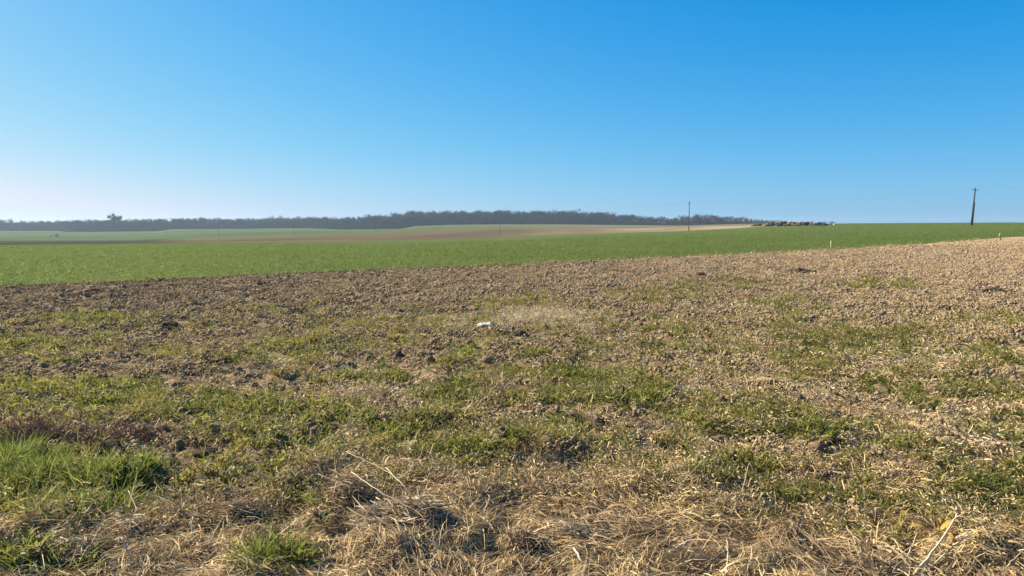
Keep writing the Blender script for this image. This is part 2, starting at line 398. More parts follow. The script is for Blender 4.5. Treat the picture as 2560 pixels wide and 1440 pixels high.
M_fallow = mat_fallow()
M_wheat, _nt, _b, _c, _P = mat_field('winter_wheat', [(.3, (.066, .100, .027)), (.5, (.088, .124, .034)), (.7, (.112, .148, .043))], .9,
    [(.05, .45, .75, (.125, .145, .042), .6), (.012, .45, .7, (.06, .10, .036), .7), (.16, .60, .72, (.16, .135, .07), .6)], .3, .05, 12)
M_strip, _nt, _b, _c, _P = mat_field('ploughed_stubble', [(.3, (.080, .058, .036)), (.5, (.122, .092, .056)), (.7, (.165, .128, .078))], .06, [(.02, .5, .7, (.14, .125, .066), .6)], .4, .1, 2)
# the eastern end lies in pale stubble, the western end is bare dark plough
_sx = N(_nt, 'ShaderNodeSeparateXYZ'); _nt.links.new(_P, _sx.inputs[0])
_wx = math_(_nt, 'ADD', _sx.outputs[0], math_(_nt, 'MULTIPLY', math_(_nt, 'SUBTRACT', noise(_nt, .03, 3, .5, _P), .5), 60))
_e = mix(_nt, maprange(_nt, _wx, 5, 75), _c, ramp(_nt, noise(_nt, .05, 5, .6, _P), [(.3, (.17, .13, .075)), (.5, (.30, .235, .14)), (.7, (.46, .375, .23))]))
_ws = math_(_nt, 'ADD', math_(_nt, 'MULTIPLY_ADD', _sx.outputs[1], .45, 5.), math_(_nt, 'MULTIPLY_ADD', noise(_nt, .05, 3, .5, _P), 20., _sx.outputs[0]))
_e = mix(_nt, maprange(_nt, _ws, 22, 2), _e, (.045, .043, .022))
_nt.links.new(_e, _b.inputs['Base Color'])
M_meadow, _nt, _b, _c, _P = mat_field('far_meadow', [(.3, (.05, .080, .028)), (.5, (.08, .115, .040)), (.7, (.11, .135, .054))], .03, [(.010, .5, .62, (.13, .12, .075), .8), (.006, .5, .6, (.06, .12, .036), .6)], .3, .2, 1)
_sx = N(_nt, 'ShaderNodeSeparateXYZ'); _nt.links.new(_P, _sx.inputs[0])
_e = mix(_nt, maprange(_nt, math_(_nt, 'ADD', _sx.outputs[0], math_(_nt, 'MULTIPLY', noise(_nt, .02, 3, .5, _P), 60)), -60, 90), _c, (.155, .142, .082))
_nt.links.new(_e, _b.inputs['Base Color'])

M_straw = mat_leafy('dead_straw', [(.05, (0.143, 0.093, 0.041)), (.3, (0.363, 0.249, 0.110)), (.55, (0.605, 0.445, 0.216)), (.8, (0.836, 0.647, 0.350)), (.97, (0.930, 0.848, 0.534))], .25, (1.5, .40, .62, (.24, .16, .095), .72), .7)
M_chaff = mat_leafy('straw_bits', [(.1, (0.154, 0.106, 0.046)), (.4, (0.407, 0.297, 0.143)), (.7, (0.682, 0.519, 0.271)), (.97, (0.930, 0.784, 0.469))], .15, (.7, .45, .7, (0.363, 0.244, 0.120), .45), .75)
M_weed = mat_leafy('weed_leaf', [(.08, (.075, .09, .018)), (.4, (.16, .178, .03)), (.7, (.25, .25, .05)), (.95, (.38, .35, .10))], .5, (1.6, .42, .64, (.31, .25, .075), .65), .55)
M_grass = mat_leafy('green_grass', [(.1, (.07, .10, .016)), (.4, (.135, .178, .03)), (.7, (.205, .24, .05)), (.92, (.42, .36, .15))], .5, None, .5)
M_wheatblade = mat_leafy('wheat_blade', [(.1, (.108, .155, .034)), (.5, (.140, .194, .044)), (.95, (.180, .228, .058))], .5, (.12, .45, .7, (.195, .22, .055), .6), .55)
M_clod = mat_plain('soil_clod', [(.3, (0.231, 0.164, 0.092)), (.5, (0.341, 0.249, 0.143)), (.72, (0.473, 0.355, 0.212))], 4, .95, .8, .03)
_nt = M_clod.node_tree; _b = [n for n in _nt.nodes if n.type == 'BSDF_PRINCIPLED'][0]; _src = _b.inputs['Base Color'].links[0].from_socket
_P = pos(_nt); _sx = N(_nt, 'ShaderNodeSeparateXYZ'); _nt.links.new(_P, _sx.inputs[0]); _oi = N(_nt, 'ShaderNodeObjectInfo')
_c = mix(_nt, math_(_nt, 'MULTIPLY', maprange(_nt, math_(_nt, 'ADD', _sx.outputs[0], math_(_nt, 'MULTIPLY', noise(_nt, .25, 2, .5, _P), 8)), 0, 26), maprange(_nt, _sx.outputs[1], 9, 18)), _src, (.43, .315, .21))
_c = mix(_nt, maprange(_nt, noise(_nt, .9, 3, .6, _P), .47, .62, 0, .45), _c, (.20, .148, .098))
_nt.links.new(mix(_nt, math_(_nt, 'MULTIPLY', _oi.outputs['Random'], .32), _c, (.15, .11, .075)), _b.inputs['Base Color'])
M_clod_dark = mat_plain('dark_soil', [(.3, (.045, .034, .023)), (.55, (.095, .072, .048)), (.8, (.16, .125, .085))], 9, .95, .8, .03)
M_white = mat_plain('pale_limestone', [(.3, (.34, .30, .22)), (.6, (.60, .55, .45))], 9, .8, .5, .02)
M_bark = mat_plain('bark', [(.3, (.045, .038, .030)), (.7, (.10, .085, .068))], 3, .9, .6, .05)
M_twig = mat_leafy('bare_twigs', [(.1, (.026, .030, .031)), (.6, (.052, .056, .055)), (.95, (.085, .085, .076))], .05, None, .9, .1)
M_twig_red = mat_leafy('reddish_twigs', [(.1, (.055, .035, .030)), (.6, (.115, .07, .058)), (.95, (.17, .105, .085))], .05, None, .9, .1)
M_wood = mat_plain('weathered_pole', [(.3, (.055, .052, .048)), (.7, (.12, .11, .10))], 2, .9, .3, .01)
M_metal = mat_plain('grey_metal', [(.3, (.16, .17, .17)), (.7, (.26, .27, .27))], 5, .5, .1, .002)
M_ceramic = mat_plain('insulator', [(.3, (.20, .22, .21)), (.7, (.34, .36, .35))], 5, .3, .05, .001)

# ------------------------------------------------------------------ the land: five pieces meeting edge to edge
front = np.radians(np.arange(-50, 50.001, .25))
rest = np.radians(np.arange(55, 306, 5.))
TH = np.concatenate([front, rest]); NT = len(TH)
def wrap(t): return (t + np.pi) % (2 * np.pi) - np.pi
THW = wrap(TH)
def strip(lo, hi, n, log=True):
    t = np.linspace(0, 1, n)[:, None]
    R = lo[None] * (hi[None] / lo[None]) ** t if log else lo[None] + (hi - lo)[None] * t
    T = np.broadcast_to(THW[None], R.shape)
    X, Y = R * np.sin(T), R * np.cos(T)
    i, j = np.meshgrid(np.arange(n - 1), np.arange(NT), indexing='ij'); j2 = (j + 1) % NT
    Q = np.stack([i * NT + j, i * NT + j2, (i + 1) * NT + j2, (i + 1) * NT + j], -1).reshape(-1, 4)[:, ::-1]
    return X, Y, R, T, Q
RC = [curve_at(k, THW)[0] for k in range(4)]
# a slightly ragged edge between plough and wheat
RC[0] = RC[0] * (1 + .022 * fbm(THW * 70, THW * 0 + 3, 4))
X, Y, R, T, Q = strip(np.full(NT, .9), RC[0], 470)
m_ = masks(X.ravel(), Y.ravel())
Z = land_rz(T, R).ravel() + clods(X.ravel(), Y.ravel(), R.ravel(), m_) * sstep(0, .04, (RC[0][None] / R - 1)).ravel()
V = np.stack([X.ravel(), Y.ravel(), Z], 1)
V = np.concatenate([V, [[0, 0, float(Z[:NT].mean())]]]); c = len(V) - 1
fan = np.stack([np.arange(NT), np.full(NT, c), (np.arange(NT) + 1) % NT], 1)[:, ::-1]
dry = m_['plough'] * np.clip(sstep(-6, 26, X.ravel() + 4 * fbm(X.ravel() * .2, Y.ravel() * .2, 2)) * .9, 0, 1)
A = {'green': np.append(m_['g'], 0), 'straw': np.append(np.maximum(m_['s'] * (1 - .3 * m_['plough']), 0), 0), 'bare': np.append(m_['d'], 0), 'dry': np.append(dry, 0), 'plough': np.append(m_['plough'] * .75, 0)}
ground = link('fallow_field_ground', mesh_np('fallow_field_ground', V, [Q, fan], A, True), M_fallow)
tag(ground, 'rough fallow field of brown soil, straw and weeds', kind='structure')
def land(name, k, n, mat, label, relief=0.0, fr=.2):
    lo = RC[k]; hi = RC[k + 1] if k < 3 else np.full(NT, R_MAX)
    X, Y, R, T, Q = strip(lo, hi, n)
    Z = land_rz(T, R)
    t = np.linspace(0, 1, n)[:, None]
    if relief: Z = Z + relief * fbm(X * fr, Y * fr, 3) * np.sin(t * np.pi) ** .5
    o = link(name, mesh_np(name, np.stack([X, Y, Z], -1).reshape(-1, 3), Q, None, True), mat)
    return tag(o, label, kind='structure')
land('wheat_field_ground', 0, 150, M_wheat, 'broad green field of young winter wheat', .05, .5)
land('stubble_field_ground', 1, 46, M_strip, 'brown ploughed strip running into pale stubble', .15, .05)
land('meadow_ground', 2, 60, M_meadow, 'pale green meadow below the distant wood', .3, .02)
land('woodland_ground', 3, 14, M_meadow, 'land under and behind the distant wood')

# ------------------------------------------------------------------ scatter: instanced clumps of what nobody could count
def protos(name, meshes, mat):
    c = bpy.data.collections.new(name)
    for i, me in enumerate(meshes):
        if not me.materials: me.materials.append(mat)
        c.objects.link(bpy.data.objects.new('%s_clump.%03d' % (name, i), me))
    return c
def scatter(name, coll, P, scale, label, rot=None, tilt=.15):
    n = len(P)
    me = bpy.data.meshes.new(name); me.vertices.add(n); me.vertices.foreach_set('co', np.asarray(P, np.float32).ravel())
    if rot is None: rot = np.stack([RNG.normal(0, tilt, n), RNG.normal(0, tilt, n), RNG.random(n) * 6.283], 1)
    a = me.attributes.new('rot', 'FLOAT_VECTOR', 'POINT'); a.data.foreach_set('vector', np.asarray(rot, np.float32).ravel())
    sc = np.asarray(scale, float)
    if sc.ndim == 1: sc = np.repeat(sc[:, None], 3, 1)
    a = me.attributes.new('scl', 'FLOAT_VECTOR', 'POINT'); a.data.foreach_set('vector', sc.astype(np.float32).ravel())
    a = me.attributes.new('pick', 'INT', 'POINT'); a.data.foreach_set('value', RNG.integers(0, len(coll.objects), n).astype(np.int32))
    o = bpy.data.objects.new(name, me); COL.objects.link(o)
    ng = bpy.data.node_groups.new(name + '_nodes', 'GeometryNodeTree')
    ng.interface.new_socket('Geometry', in_out='INPUT', socket_type='NodeSocketGeometry')
    ng.interface.new_socket('Geometry', in_out='OUTPUT', socket_type='NodeSocketGeometry')
    gi = ng.nodes.new('NodeGroupInput'); go = ng.nodes.new('NodeGroupOutput')
    ip = ng.nodes.new('GeometryNodeInstanceOnPoints'); ci = ng.nodes.new('GeometryNodeCollectionInfo')
    ci.inputs['Collection'].default_value = coll; ci.inputs['Separate Children'].default_value = True; ci.inputs['Reset Children'].default_value = True
    mp = ng.nodes.new('GeometryNodeMeshToPoints')
    def na(nm, t):
        x = ng.nodes.new('GeometryNodeInputNamedAttribute'); x.data_type = t; x.inputs['Name'].default_value = nm; return x.outputs[0]
    L = ng.links.new
    L(gi.outputs[0], mp.inputs['Mesh']); L(mp.outputs[0], ip.inputs['Points']); L(ci.outputs[0], ip.inputs['Instance'])
    ip.inputs['Pick Instance'].default_value = True; L(na('pick', 'INT'), ip.inputs['Instance Index'])
    e2r = ng.nodes.new('FunctionNodeEulerToRotation'); L(na('rot', 'FLOAT_VECTOR'), e2r.inputs[0]); L(e2r.outputs[0], ip.inputs['Rotation'])
    L(na('scl', 'FLOAT_VECTOR'), ip.inputs['Scale']); L(ip.outputs[0], go.inputs[0])
    md = o.modifiers.new('scatter', 'NODES'); md.node_group = ng
    return tag(o, label, kind='stuff')

def arc(p, az, el, L, n, droop, wig=.0):
    """a stem from p: heading, climb, length, droop per length"""
    P = [np.array(p, float)]; a, e = az, el; st = L / (n - 1)
    for _ in range(n - 1):
        P.append(P[-1] + st * np.array([math.cos(e) * math.cos(a), math.cos(e) * math.sin(a), math.sin(e)]))
        e -= droop / (n - 1) + random.gauss(0, wig); a += random.gauss(0, wig)
    return np.array(P)
def chaff_clump(seed):
    random.seed(seed); b = MB()
    for _ in range(84):
        r = .17 * math.sqrt(random.random()); a = random.uniform(0, 6.28); L = random.choice((.012, .015, .02, .02, .03, .06)) * random.uniform(.7, 1.3)
        P = arc((r * math.cos(a), r * math.sin(a), random.uniform(0, .02)), random.uniform(0, 6.28), random.gauss(.15, .3), L, 3, random.gauss(.3, .3), .1)
        b.ribbon(P, random.uniform(.003, .0075), random.random() ** 1.3)
    return b.mesh('chaff_clump_%d' % seed)
def leaf(b, p, az, el, L, W, v, fold=.25, curl=.6, n=4):
    """an oval leaf folded along its midrib"""
    P = arc(p, az, el, L, n, curl)
    t = np.linspace(0, 1, n); w = W * np.sin(np.pi * (.08 + .9 * t)) ** .8
    d = np.gradient(P, axis=0); d /= np.linalg.norm(d, axis=1)[:, None]
    sd = np.stack([-np.sin(np.full(n, az)), np.cos(np.full(n, az)), np.zeros(n)], 1); up = np.cross(d, sd); up *= np.sign(up[:, 2:3] + 1e-9)
    Lf = P + sd * w[:, None] / 2 + up * (w * fold)[:, None]; Rt = P - sd * w[:, None] / 2 + up * (w * fold)[:, None]
    i = np.arange(n - 1)
    b.add(np.concatenate([Lf, P, Rt]), np.concatenate([np.stack([i, i + 1, i + 1 + n, i + n], 1), np.stack([i + n, i + n + 1, i + 1 + 2 * n, i + 2 * n], 1)]), v=v)
def weed_clump(seed):
    random.seed(seed); b = MB()
    for _ in range(9):
        r = .12 * math.sqrt(random.random()); a = random.uniform(0, 6.28); c = (r * math.cos(a), r * math.sin(a), -.005)
        k = random.randint(5, 8); h = random.uniform(.0, .05); s = random.uniform(.6, 1.25)
        for j in range(k):
            az = j / k * 6.28 + random.gauss(0, .3)
            leaf(b, (c[0], c[1], c[2] + h * random.random()), az, random.uniform(.1, 1.0), s * random.uniform(.025, .06), s * random.uniform(.010, .020), random.random(), n=3)
    for _ in range(14):
        r = .12 * math.sqrt(random.random()); a = random.uniform(0, 6.28)
        b.ribbon(arc((r * math.cos(a), r * math.sin(a), 0), random.uniform(0, 6.28), random.uniform(.5, 1.4), random.uniform(.04, .10), 3, random.uniform(.2, 1)), [.004, .0035, .001], random.random())
    return b.mesh('weed_clump_%d' % seed)
def grass_tuft(seed, n=55, h=(.07, .24), R=.07, w=(.003, .006)):
    random.seed(seed); b = MB()
    for _ in range(n):
        r = R * math.sqrt(random.random()); a = random.uniform(0, 6.28); W = random.uniform(*w)
        P = arc((r * math.cos(a), r * math.sin(a), -.01), a + random.gauss(0, .7), random.uniform(.75, 1.5), random.uniform(*h), 5, random.uniform(.1, 1.5), .05)
        b.ribbon(P, [W, W, W * .85, W * .6, W * .1], random.random())
    return b.mesh('grass_tuft_%d' % seed)
def wheat_tuft(seed):
    random.seed(seed); b = MB()
    for _ in range(22):
        x = random.uniform(-.25, .25); y = random.gauss(0, .03); W = random.uniform(.006, .010)
        b.ribbon(arc((x, y, -.01), random.uniform(0, 6.28), random.uniform(.4, 1.2), random.uniform(.06, .13), 3, random.uniform(.5, 1.5)), [W, W * .9, W * .15], random.random())
    return b.mesh('wheat_tuft_%d' % seed)
def clod_mesh(seed): 
    W, F = lump(ICO2 if seed % 3 == 0 else ICO1, seed + 1, .30, .75, 1.3); return mesh_np('clod_%d' % seed, W, F, None, False)

def crumb_clump(seed):
    random.seed(seed); b = MB(); V0, F0 = icosphere(0)
    for _ in range(46):
        r = .16 * math.sqrt(random.random()); a = random.uniform(0, 6.28); s_ = .006 + .020 * random.random() ** 2
        W_ = V0 * np.array([random.uniform(.6, 1.5), random.uniform(.6, 1.5), random.uniform(.5, 1.0)]) * s_ * (1 + .32 * np.random.default_rng(random.randrange(9999)).normal(0, 1, (12, 1)))
        b.add(W_ + np.array([r * math.cos(a), r * math.sin(a), s_ * .4]), T=F0, v=random.random())
    return b.mesh('crumb_clump_%d' % seed)
C_crumb = protos('crumb', [crumb_clump(k) for k in range(8)], M_clod)
C_chaff = protos('chaff', [chaff_clump(k) for k in range(10)], M_chaff)
C_weed = protos('weed', [weed_clump(k) for k in range(10)], M_weed)
C_short = protos('short_grass', [grass_tuft(100 + k, 34, (.03, .10), .09) for k in range(6)], M_weed)
C_grass = protos('grass', [grass_tuft(k) for k in range(8)], M_grass)
C_wheat = protos('wheat', [wheat_tuft(k) for k in range(6)], M_wheatblade)
C_clod = protos('clod', [clod_mesh(k) for k in range(10)], M_clod)

def sector(n, r0, r1, half=50, power=0.0):
    """points in front of the camera; power 0 = even over log distance, 1 = even over area"""
    u = RNG.random(n)
    r = r0 * (r1 / r0) ** u if power == 0 else (r0 ** (2 * power) + u * (r1 ** (2 * power) - r0 ** (2 * power))) ** (1 / (2 * power))
    th = np.radians(RNG.uniform(-half, half, n))
    x, y = r * np.sin(th), r * np.cos(th)
    return x, y, r, th
def keep(prob): return RNG.random(len(prob)) < prob
def field_pts(n, r0, r1, prob, power=0., half=50):
    x, y, r, th = sector(n, r0, r1, half, power)
    e = curve_at(0, th)[0]; m = masks(x, y)
    k = keep(prob(m, r, x)) & (r < e * .995)
    x, y, r = x[k], y[k], r[k]; m = {q: v[k] for q, v in m.items()}
    return x, y, ground_z(x, y), r, m

# dead straw lying over the near ground, thinning out with distance: every stem follows the ground under it
GX0, GY0, GS = -11.0, 1.4, .03
_gx, _gy = np.meshgrid(np.arange(GX0, 11.0, GS), np.arange(GY0, 10.5, GS))
GZ = ground_z(_gx, _gy)
def near_z(x, y):
    fx = np.clip((x - GX0) / GS, 0, GZ.shape[1] - 1.001); fy = np.clip((y - GY0) / GS, 0, GZ.shape[0] - 1.001)
    i = fx.astype(int); j = fy.astype(int); u = fx - i; v = fy - j
    return (GZ[j, i] * (1 - u) + GZ[j, i + 1] * u) * (1 - v) + (GZ[j + 1, i] * (1 - u) + GZ[j + 1, i + 1] * u) * v
def ribbons(x, y, h, az, el, L, w, droop, n, taper, curl):
    N_ = len(x); k = np.arange(n)
    e = el[:, None] - droop[:, None] * k[None] / (n - 1); a = az[:, None] + curl[:, None] * k[None] / (n - 1)
    st = (L / (n - 1))[:, None]
    dx, dy, dz = st * np.cos(e) * np.cos(a), st * np.cos(e) * np.sin(a), st * np.sin(e)
    def cum(o, d): return np.concatenate([o[:, None], o[:, None] + np.cumsum(d[:, :-1], 1)], 1)
    X, Y, H = cum(x, dx), cum(y, dy), cum(h, dz)
    Z = near_z(X, Y) + np.maximum(H, .002)
    roll = RNG.uniform(-1.1, 1.1, N_)[:, None]
    sx, sy, sz = -np.sin(a) * np.cos(roll), np.cos(a) * np.cos(roll), np.sin(roll) * np.ones_like(a)
    W = w[:, None] * np.asarray(taper)[None] / 2
    P = np.stack([X, Y, Z], -1); S = np.stack([sx, sy, sz], -1) * W[..., None]
    V = np.concatenate([P - S, P + S], 1).reshape(-1, 3)
    o = (np.arange(N_) * 2 * n)[:, None]; i = np.arange(n - 1)[None]
    Q = np.stack([o + i, o + i + 1, o + i + 1 + n, o + i + n], -1).reshape(-1, 4)
    return V, Q, 2 * n
def straw_mat(n, r0, r1, prob, L, w, npt, taper, hmax, elev, power):
    x, y, r, th = sector(n, r0, r1, 50, power); m = masks(x, y); k = keep(prob(m, r, x)); x, y, r = x[k], y[k], r[k]; N_ = len(x)
    s = m['s'][k]; lie = 3.0 * fbm(x * .55 + 9, y * .55, 2) * 2.2 + .4
    az = np.where(RNG.random(N_) < .55, lie + RNG.normal(0, .5, N_), RNG.uniform(0, 6.283, N_))
    thick = hmax * (.35 + .65 * s) * sstep(-.5, .5, fbm(x * 2.2, y * 2.2 + 70, 2) + .1)
    h = thick * RNG.random(N_)
    l = RNG.uniform(*L, N_) * RNG.choice([.6, 1, 1, 1.5], N_)
    el = RNG.normal(*elev, N_)
    V, Q, c = ribbons(x, y, h, az, el, l, RNG.uniform(*w, N_) * (.8 + .06 * r), el * 1.3 + RNG.normal(.25, .3, N_), npt, taper, RNG.normal(0, .45, N_))
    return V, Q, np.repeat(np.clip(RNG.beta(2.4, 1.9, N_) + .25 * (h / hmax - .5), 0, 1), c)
def join(parts):
    V, Q, A = [], [], []; n = 0
    for v, q, a in parts: V.append(v); Q.append(q + n); A.append(a); n += len(v)
    return mesh_np('straw', np.concatenate(V), np.concatenate(Q), {'v': np.concatenate(A)})
pr = lambda m, r, x: np.clip(.06 + 1.0 * m['s'] * (1 - .6 * m['lush']), 0, 1) * (.25 + .75 * m['thatch']) * (.3 + .7 * sstep(-.45, .15, fbm(x * 1.9 + 3, r * 1.9, 2)))
tag(link('dead_straw', join([
    straw_mat(190000, 2.2, 7.5, pr, (.05, .17), (.0018, .0045), 4, [1, 1, .8, .35], .06, (.10, .26), .5),
    straw_mat(36000, 2.2, 7.5, pr, (.05, .14), (.006, .012), 4, [.5, 1, .8, .15], .05, (.05, .30), .5),
    straw_mat(160000, 2.2, 8.0, pr, (.02, .06), (.004, .010), 2, [1, .7], .05, (.05, .35), .5),
    straw_mat(14000, 2.2, 7.0, lambda m, r, x: pr(m, r, x) * sstep(.0, .4, fbm(x * 1.4 + 77, r * 1.4, 2) + .05), (.07, .19), (.002, .004), 4, [1, 1, .8, .3], .02, (.75, .4), .5)]), M_straw), 'matted dead straw lying over the near ground', kind='stuff')
x, y, z, r, m = field_pts(62000, 4.2, 75, lambda m, r, x: np.clip(.42 + .8 * m['s'] - .2 * m['g'] - .25 * m['d'] - .02 * m['plough'], .08, 1) * (.4 + .6 * sstep(-.3, .35, fbm(x * 1.3 + 60, r * 1.3, 3))), .22)
scatter('straw_fragments', C_chaff, np.stack([x, y, z], 1), (.8 + .6 * RNG.random(len(x))) * np.clip(.72 + .016 * r, .75, 1.6), 'broken straw scattered over the fallow soil', tilt=.42)
M_pale = mat_leafy('bleached_straw', [(.1, (.36, .27, .16)), (.5, (.60, .47, .29)), (.95, (.82, .70, .48))], .2, None, .7)
C_pale = protos('bleached_straw', [chaff_clump(60 + k) for k in range(5)], M_pale)
PALE = [(1320, 803, 90, 14, .35), (1150, 818, 40, 5, .3), (1420, 790, 70, 6, .7), (905, 990, 45, 6, 1.), (2230, 905, 150, 22, .22), (2440, 1115, 90, 22, .22), (1060, 795, 120, 3, .6), (2330, 1040, 120, 14, .15), (1720, 990, 110, 16, .2)]
x, y, r, th = sector(60000, 4.5, 14, 45, .5); px, py = project(x, y, np.zeros_like(x))
k = keep(blobs(PALE, px, py, .5 * fbm(x * 2, y * 2, 3)) * .75); x, y, r = x[k], y[k], r[k]
_n = 1500; _u = RNG.normal(0, 1, (_n, 2)); _px = 1345 + 72 * _u[:, 0]; _py = 803 + 8 * _u[:, 1] + 6 * np.sin(_px / 37)
_ok = (_px > 1248) & keep(.15 + .85 * sstep(-.25, .3, fbm(_px / 26, _py / 7, 3))); _px, _py = _px[_ok], _py[_ok]
_D = np.array([ray(a_, b_) for a_, b_ in zip(_px, _py)]); _t = -CAM_H / _D[:, 2]; x = np.concatenate([x, _D[:, 0] * _t]); y = np.concatenate([y, _D[:, 1] * _t])
scatter('bleached_straw', C_pale, np.stack([x, y, ground_z(x, y) + .008], 1), (.6 + .8 * RNG.random(len(x))), 'bleached pale straw lying in bright patches', tilt=.25)
x, y, z, r, m = field_pts(52000, 3.2, 26, lambda m, r, x: np.clip(.82 * m['g'] * (1 - .2 * m['lush']), 0, 1) * np.where(r > 13, .8, 1) * (.35 + .65 * sstep(-.3, .3, fbm(x * 3.1, r * 3.1, 2))), .30)
scatter('low_weeds', C_weed, np.stack([x, y, z - .004], 1), ((.6 + .8 * RNG.random(len(x))) * (.85 + .02 * r))[:, None] * np.array([1, 1, 1.2]), 'low green weeds growing in patches on the fallow field', tilt=.25)
x, y, z, r, m = field_pts(26000, 3.2, 26, lambda m, r, x: np.clip(.5 * m['g'], 0, 1), .30)
scatter('short_grass', C_short, np.stack([x, y, z - .004], 1), (.6 + .8 * RNG.random(len(x))) * (.85 + .02 * r), 'short grass among the weeds on the fallow field', tilt=.15)
x, y, z, r, m = field_pts(26000, 2.4, 8, lambda m, r, x: np.clip(.6 * m['lush'], 0, 1) * sstep(-.2, .4, fbm(x * 2.3 + 8, r * 2.6, 3) + .1), .5)
scatter('green_grass', C_grass, np.stack([x, y, z - .005], 1), (.35 + .8 * RNG.random(len(x)) ** 1.6), 'fresh green grass at the near corner of the field', tilt=.18)
x, y, z, r, m = field_pts(90000, 4.5, 75, lambda m, r, x: np.clip((.40 + .4 * m['plough'] + .4 * m['d'] - .5 * m['thatch'] - .3 * m['g']) * (.35 + .65 * sstep(6, 12, r)), 0, 1), .2)
s = (.008 + .062 * RNG.random(len(x)) ** 5.0) * np.clip(.75 + .014 * r, .8, 1.4)
scatter('soil_crumbs', C_clod, np.stack([x, y, z + s * .15], 1), s, 'crumbs and clods of dry brown soil', tilt=.6)
x, y, z, r, m = field_pts(90000, 4.2, 60, lambda m, r, x: np.clip((.42 + .45 * m['plough'] - .4 * m['thatch'] - .35 * m['g'] + .3 * m['d']) * (.22 + .78 * sstep(7, 13, r)) * (.45 + .55 * sstep(-.2, .3, fbm(x * 1.1 + 20, r * 1.1, 3))), 0, 1), .2)
scatter('fine_soil', C_crumb, np.stack([x, y, z], 1), (.8 + .5 * RNG.random(len(x))) * np.clip(.72 + .010 * r, .75, 1.25), 'fine crumbly soil of the fallow field', tilt=.2)
# young wheat
th = np.radians(RNG.uniform(-48, 48, 60000)); r0 = curve_at(0, th)[0]
rr = r0 * (.992 + (RNG.random(60000) ** 2.0) * 3.2)
x, y = rr * np.sin(th), rr * np.cos(th)
k = keep(np.clip(1.1 - .3 * (rr / r0 - 1), .15, 1) * sstep(-.75, -.1, fbm(x * .25, y * .25, 3) + .35)); x, y, rr, th = x[k], y[k], rr[k], th[k]
rot = np.stack([np.zeros(len(x)), np.zeros(len(x)), np.full(len(x), .84) + RNG.normal(0, .12, len(x)) + np.pi * (RNG.random(len(x)) < .5)], 1)
scatter('young_wheat', C_wheat, np.stack([x, y, land_rz(th, rr)], 1), (.8 + .5 * RNG.random(len(x))) * np.clip(.75 + .011 * rr, .9, 1.7), 'young green wheat along the edge of the plough', rot)

# ------------------------------------------------------------------ bare trees
def bare_tree(seed, h, spread, twigs=420, trunk_h=.3, dense=1.0, oval=1.0):
    """(trunk and limbs, twigs) of a leafless tree standing at the origin"""
    random.seed(seed); tr, tw = MB(), MB()
    def limb(p, d, L, r, lev):
        n = 5; P = [np.array(p)]; dd = np.array(d, float)
        for _ in range(n - 1):
            dd = dd + np.random.default_rng(random.randrange(1 << 30)).normal(0, .14, 3) + np.array([0, 0, .06 if lev else .0]); dd /= np.linalg.norm(dd)
            P.append(P[-1] + dd * L / (n - 1))
        P = np.array(P); rr = np.linspace(r, r * .45, n)
        tr.tube(P, rr, 5 if lev == 0 else 4, random.random(), cap=False)
        ends.append((P[-1], dd))
        if lev < 2:
            for k in range(random.randint(4, 6) if lev == 0 else random.randint(3, 4)):
                t = random.uniform(.35, 1) if lev else random.uniform(trunk_h + .1, 1)
                q = P[min(n - 1, int(t * (n - 1) + .5))]
                a = random.uniform(0, 6.28); e = random.uniform(.25, 1.05)
                limb(q, (math.cos(a) * math.cos(e) * spread, math.sin(a) * math.cos(e) * spread, math.sin(e)), L * random.uniform(.45, .66), r * .5, lev + 1)
    ends = []
    limb((0, 0, -.3), (0, 0, 1), h * .58, h * .018 + .05, 0)
    E = ends
    for _ in range(int(twigs * dense)):
        p, d = random.choice(E)
        a = random.uniform(0, 6.28); e = random.uniform(-.2, 1.3)
        v = np.array([math.cos(a) * math.cos(e), math.sin(a) * math.cos(e), math.sin(e)]); L = h * random.uniform(.07, .16)
        o = p + v * L * random.uniform(-.2, .6) * np.array([1, 1, oval])
        q = o + (v + d * .4) * L * np.array([1, 1, oval]); w = random.uniform(.05, .13) * h / 14
        sd = np.cross(v, np.random.default_rng(random.randrange(1 << 30)).normal(0, 1, 3)); sd /= np.linalg.norm(sd) + 1e-9
        q2 = o + (v * .5 + sd * .55 + d * .3) * L
        tw.add([o - sd * w / 2, o + sd * w / 2, q, q2], T=[[0, 1, 2], [0, 3, 1]], v=random.random())
    T, C = tr.mesh('trunk'), tw.mesh('crown')
    top = max(v.co.z for v in C.vertices)
    return T, C, top
def joined(T, C):
    """one mesh of trunk and twigs, for a tree in the mass of the wood"""
    b = MB()
    for me in (T, C):
        n = len(me.vertices); co = np.empty(n * 3, np.float32); me.vertices.foreach_get('co', co)
        va = np.empty(n, np.float32); me.attributes['v'].data.foreach_get('value', va)
        q = [list(p.vertices) for p in me.polygons if len(p.vertices) == 4]; t = [list(p.vertices) for p in me.polygons if len(p.vertices) == 3]
        b.add(co.reshape(-1, 3), q, t, va)
    return b.mesh('bare_tree')
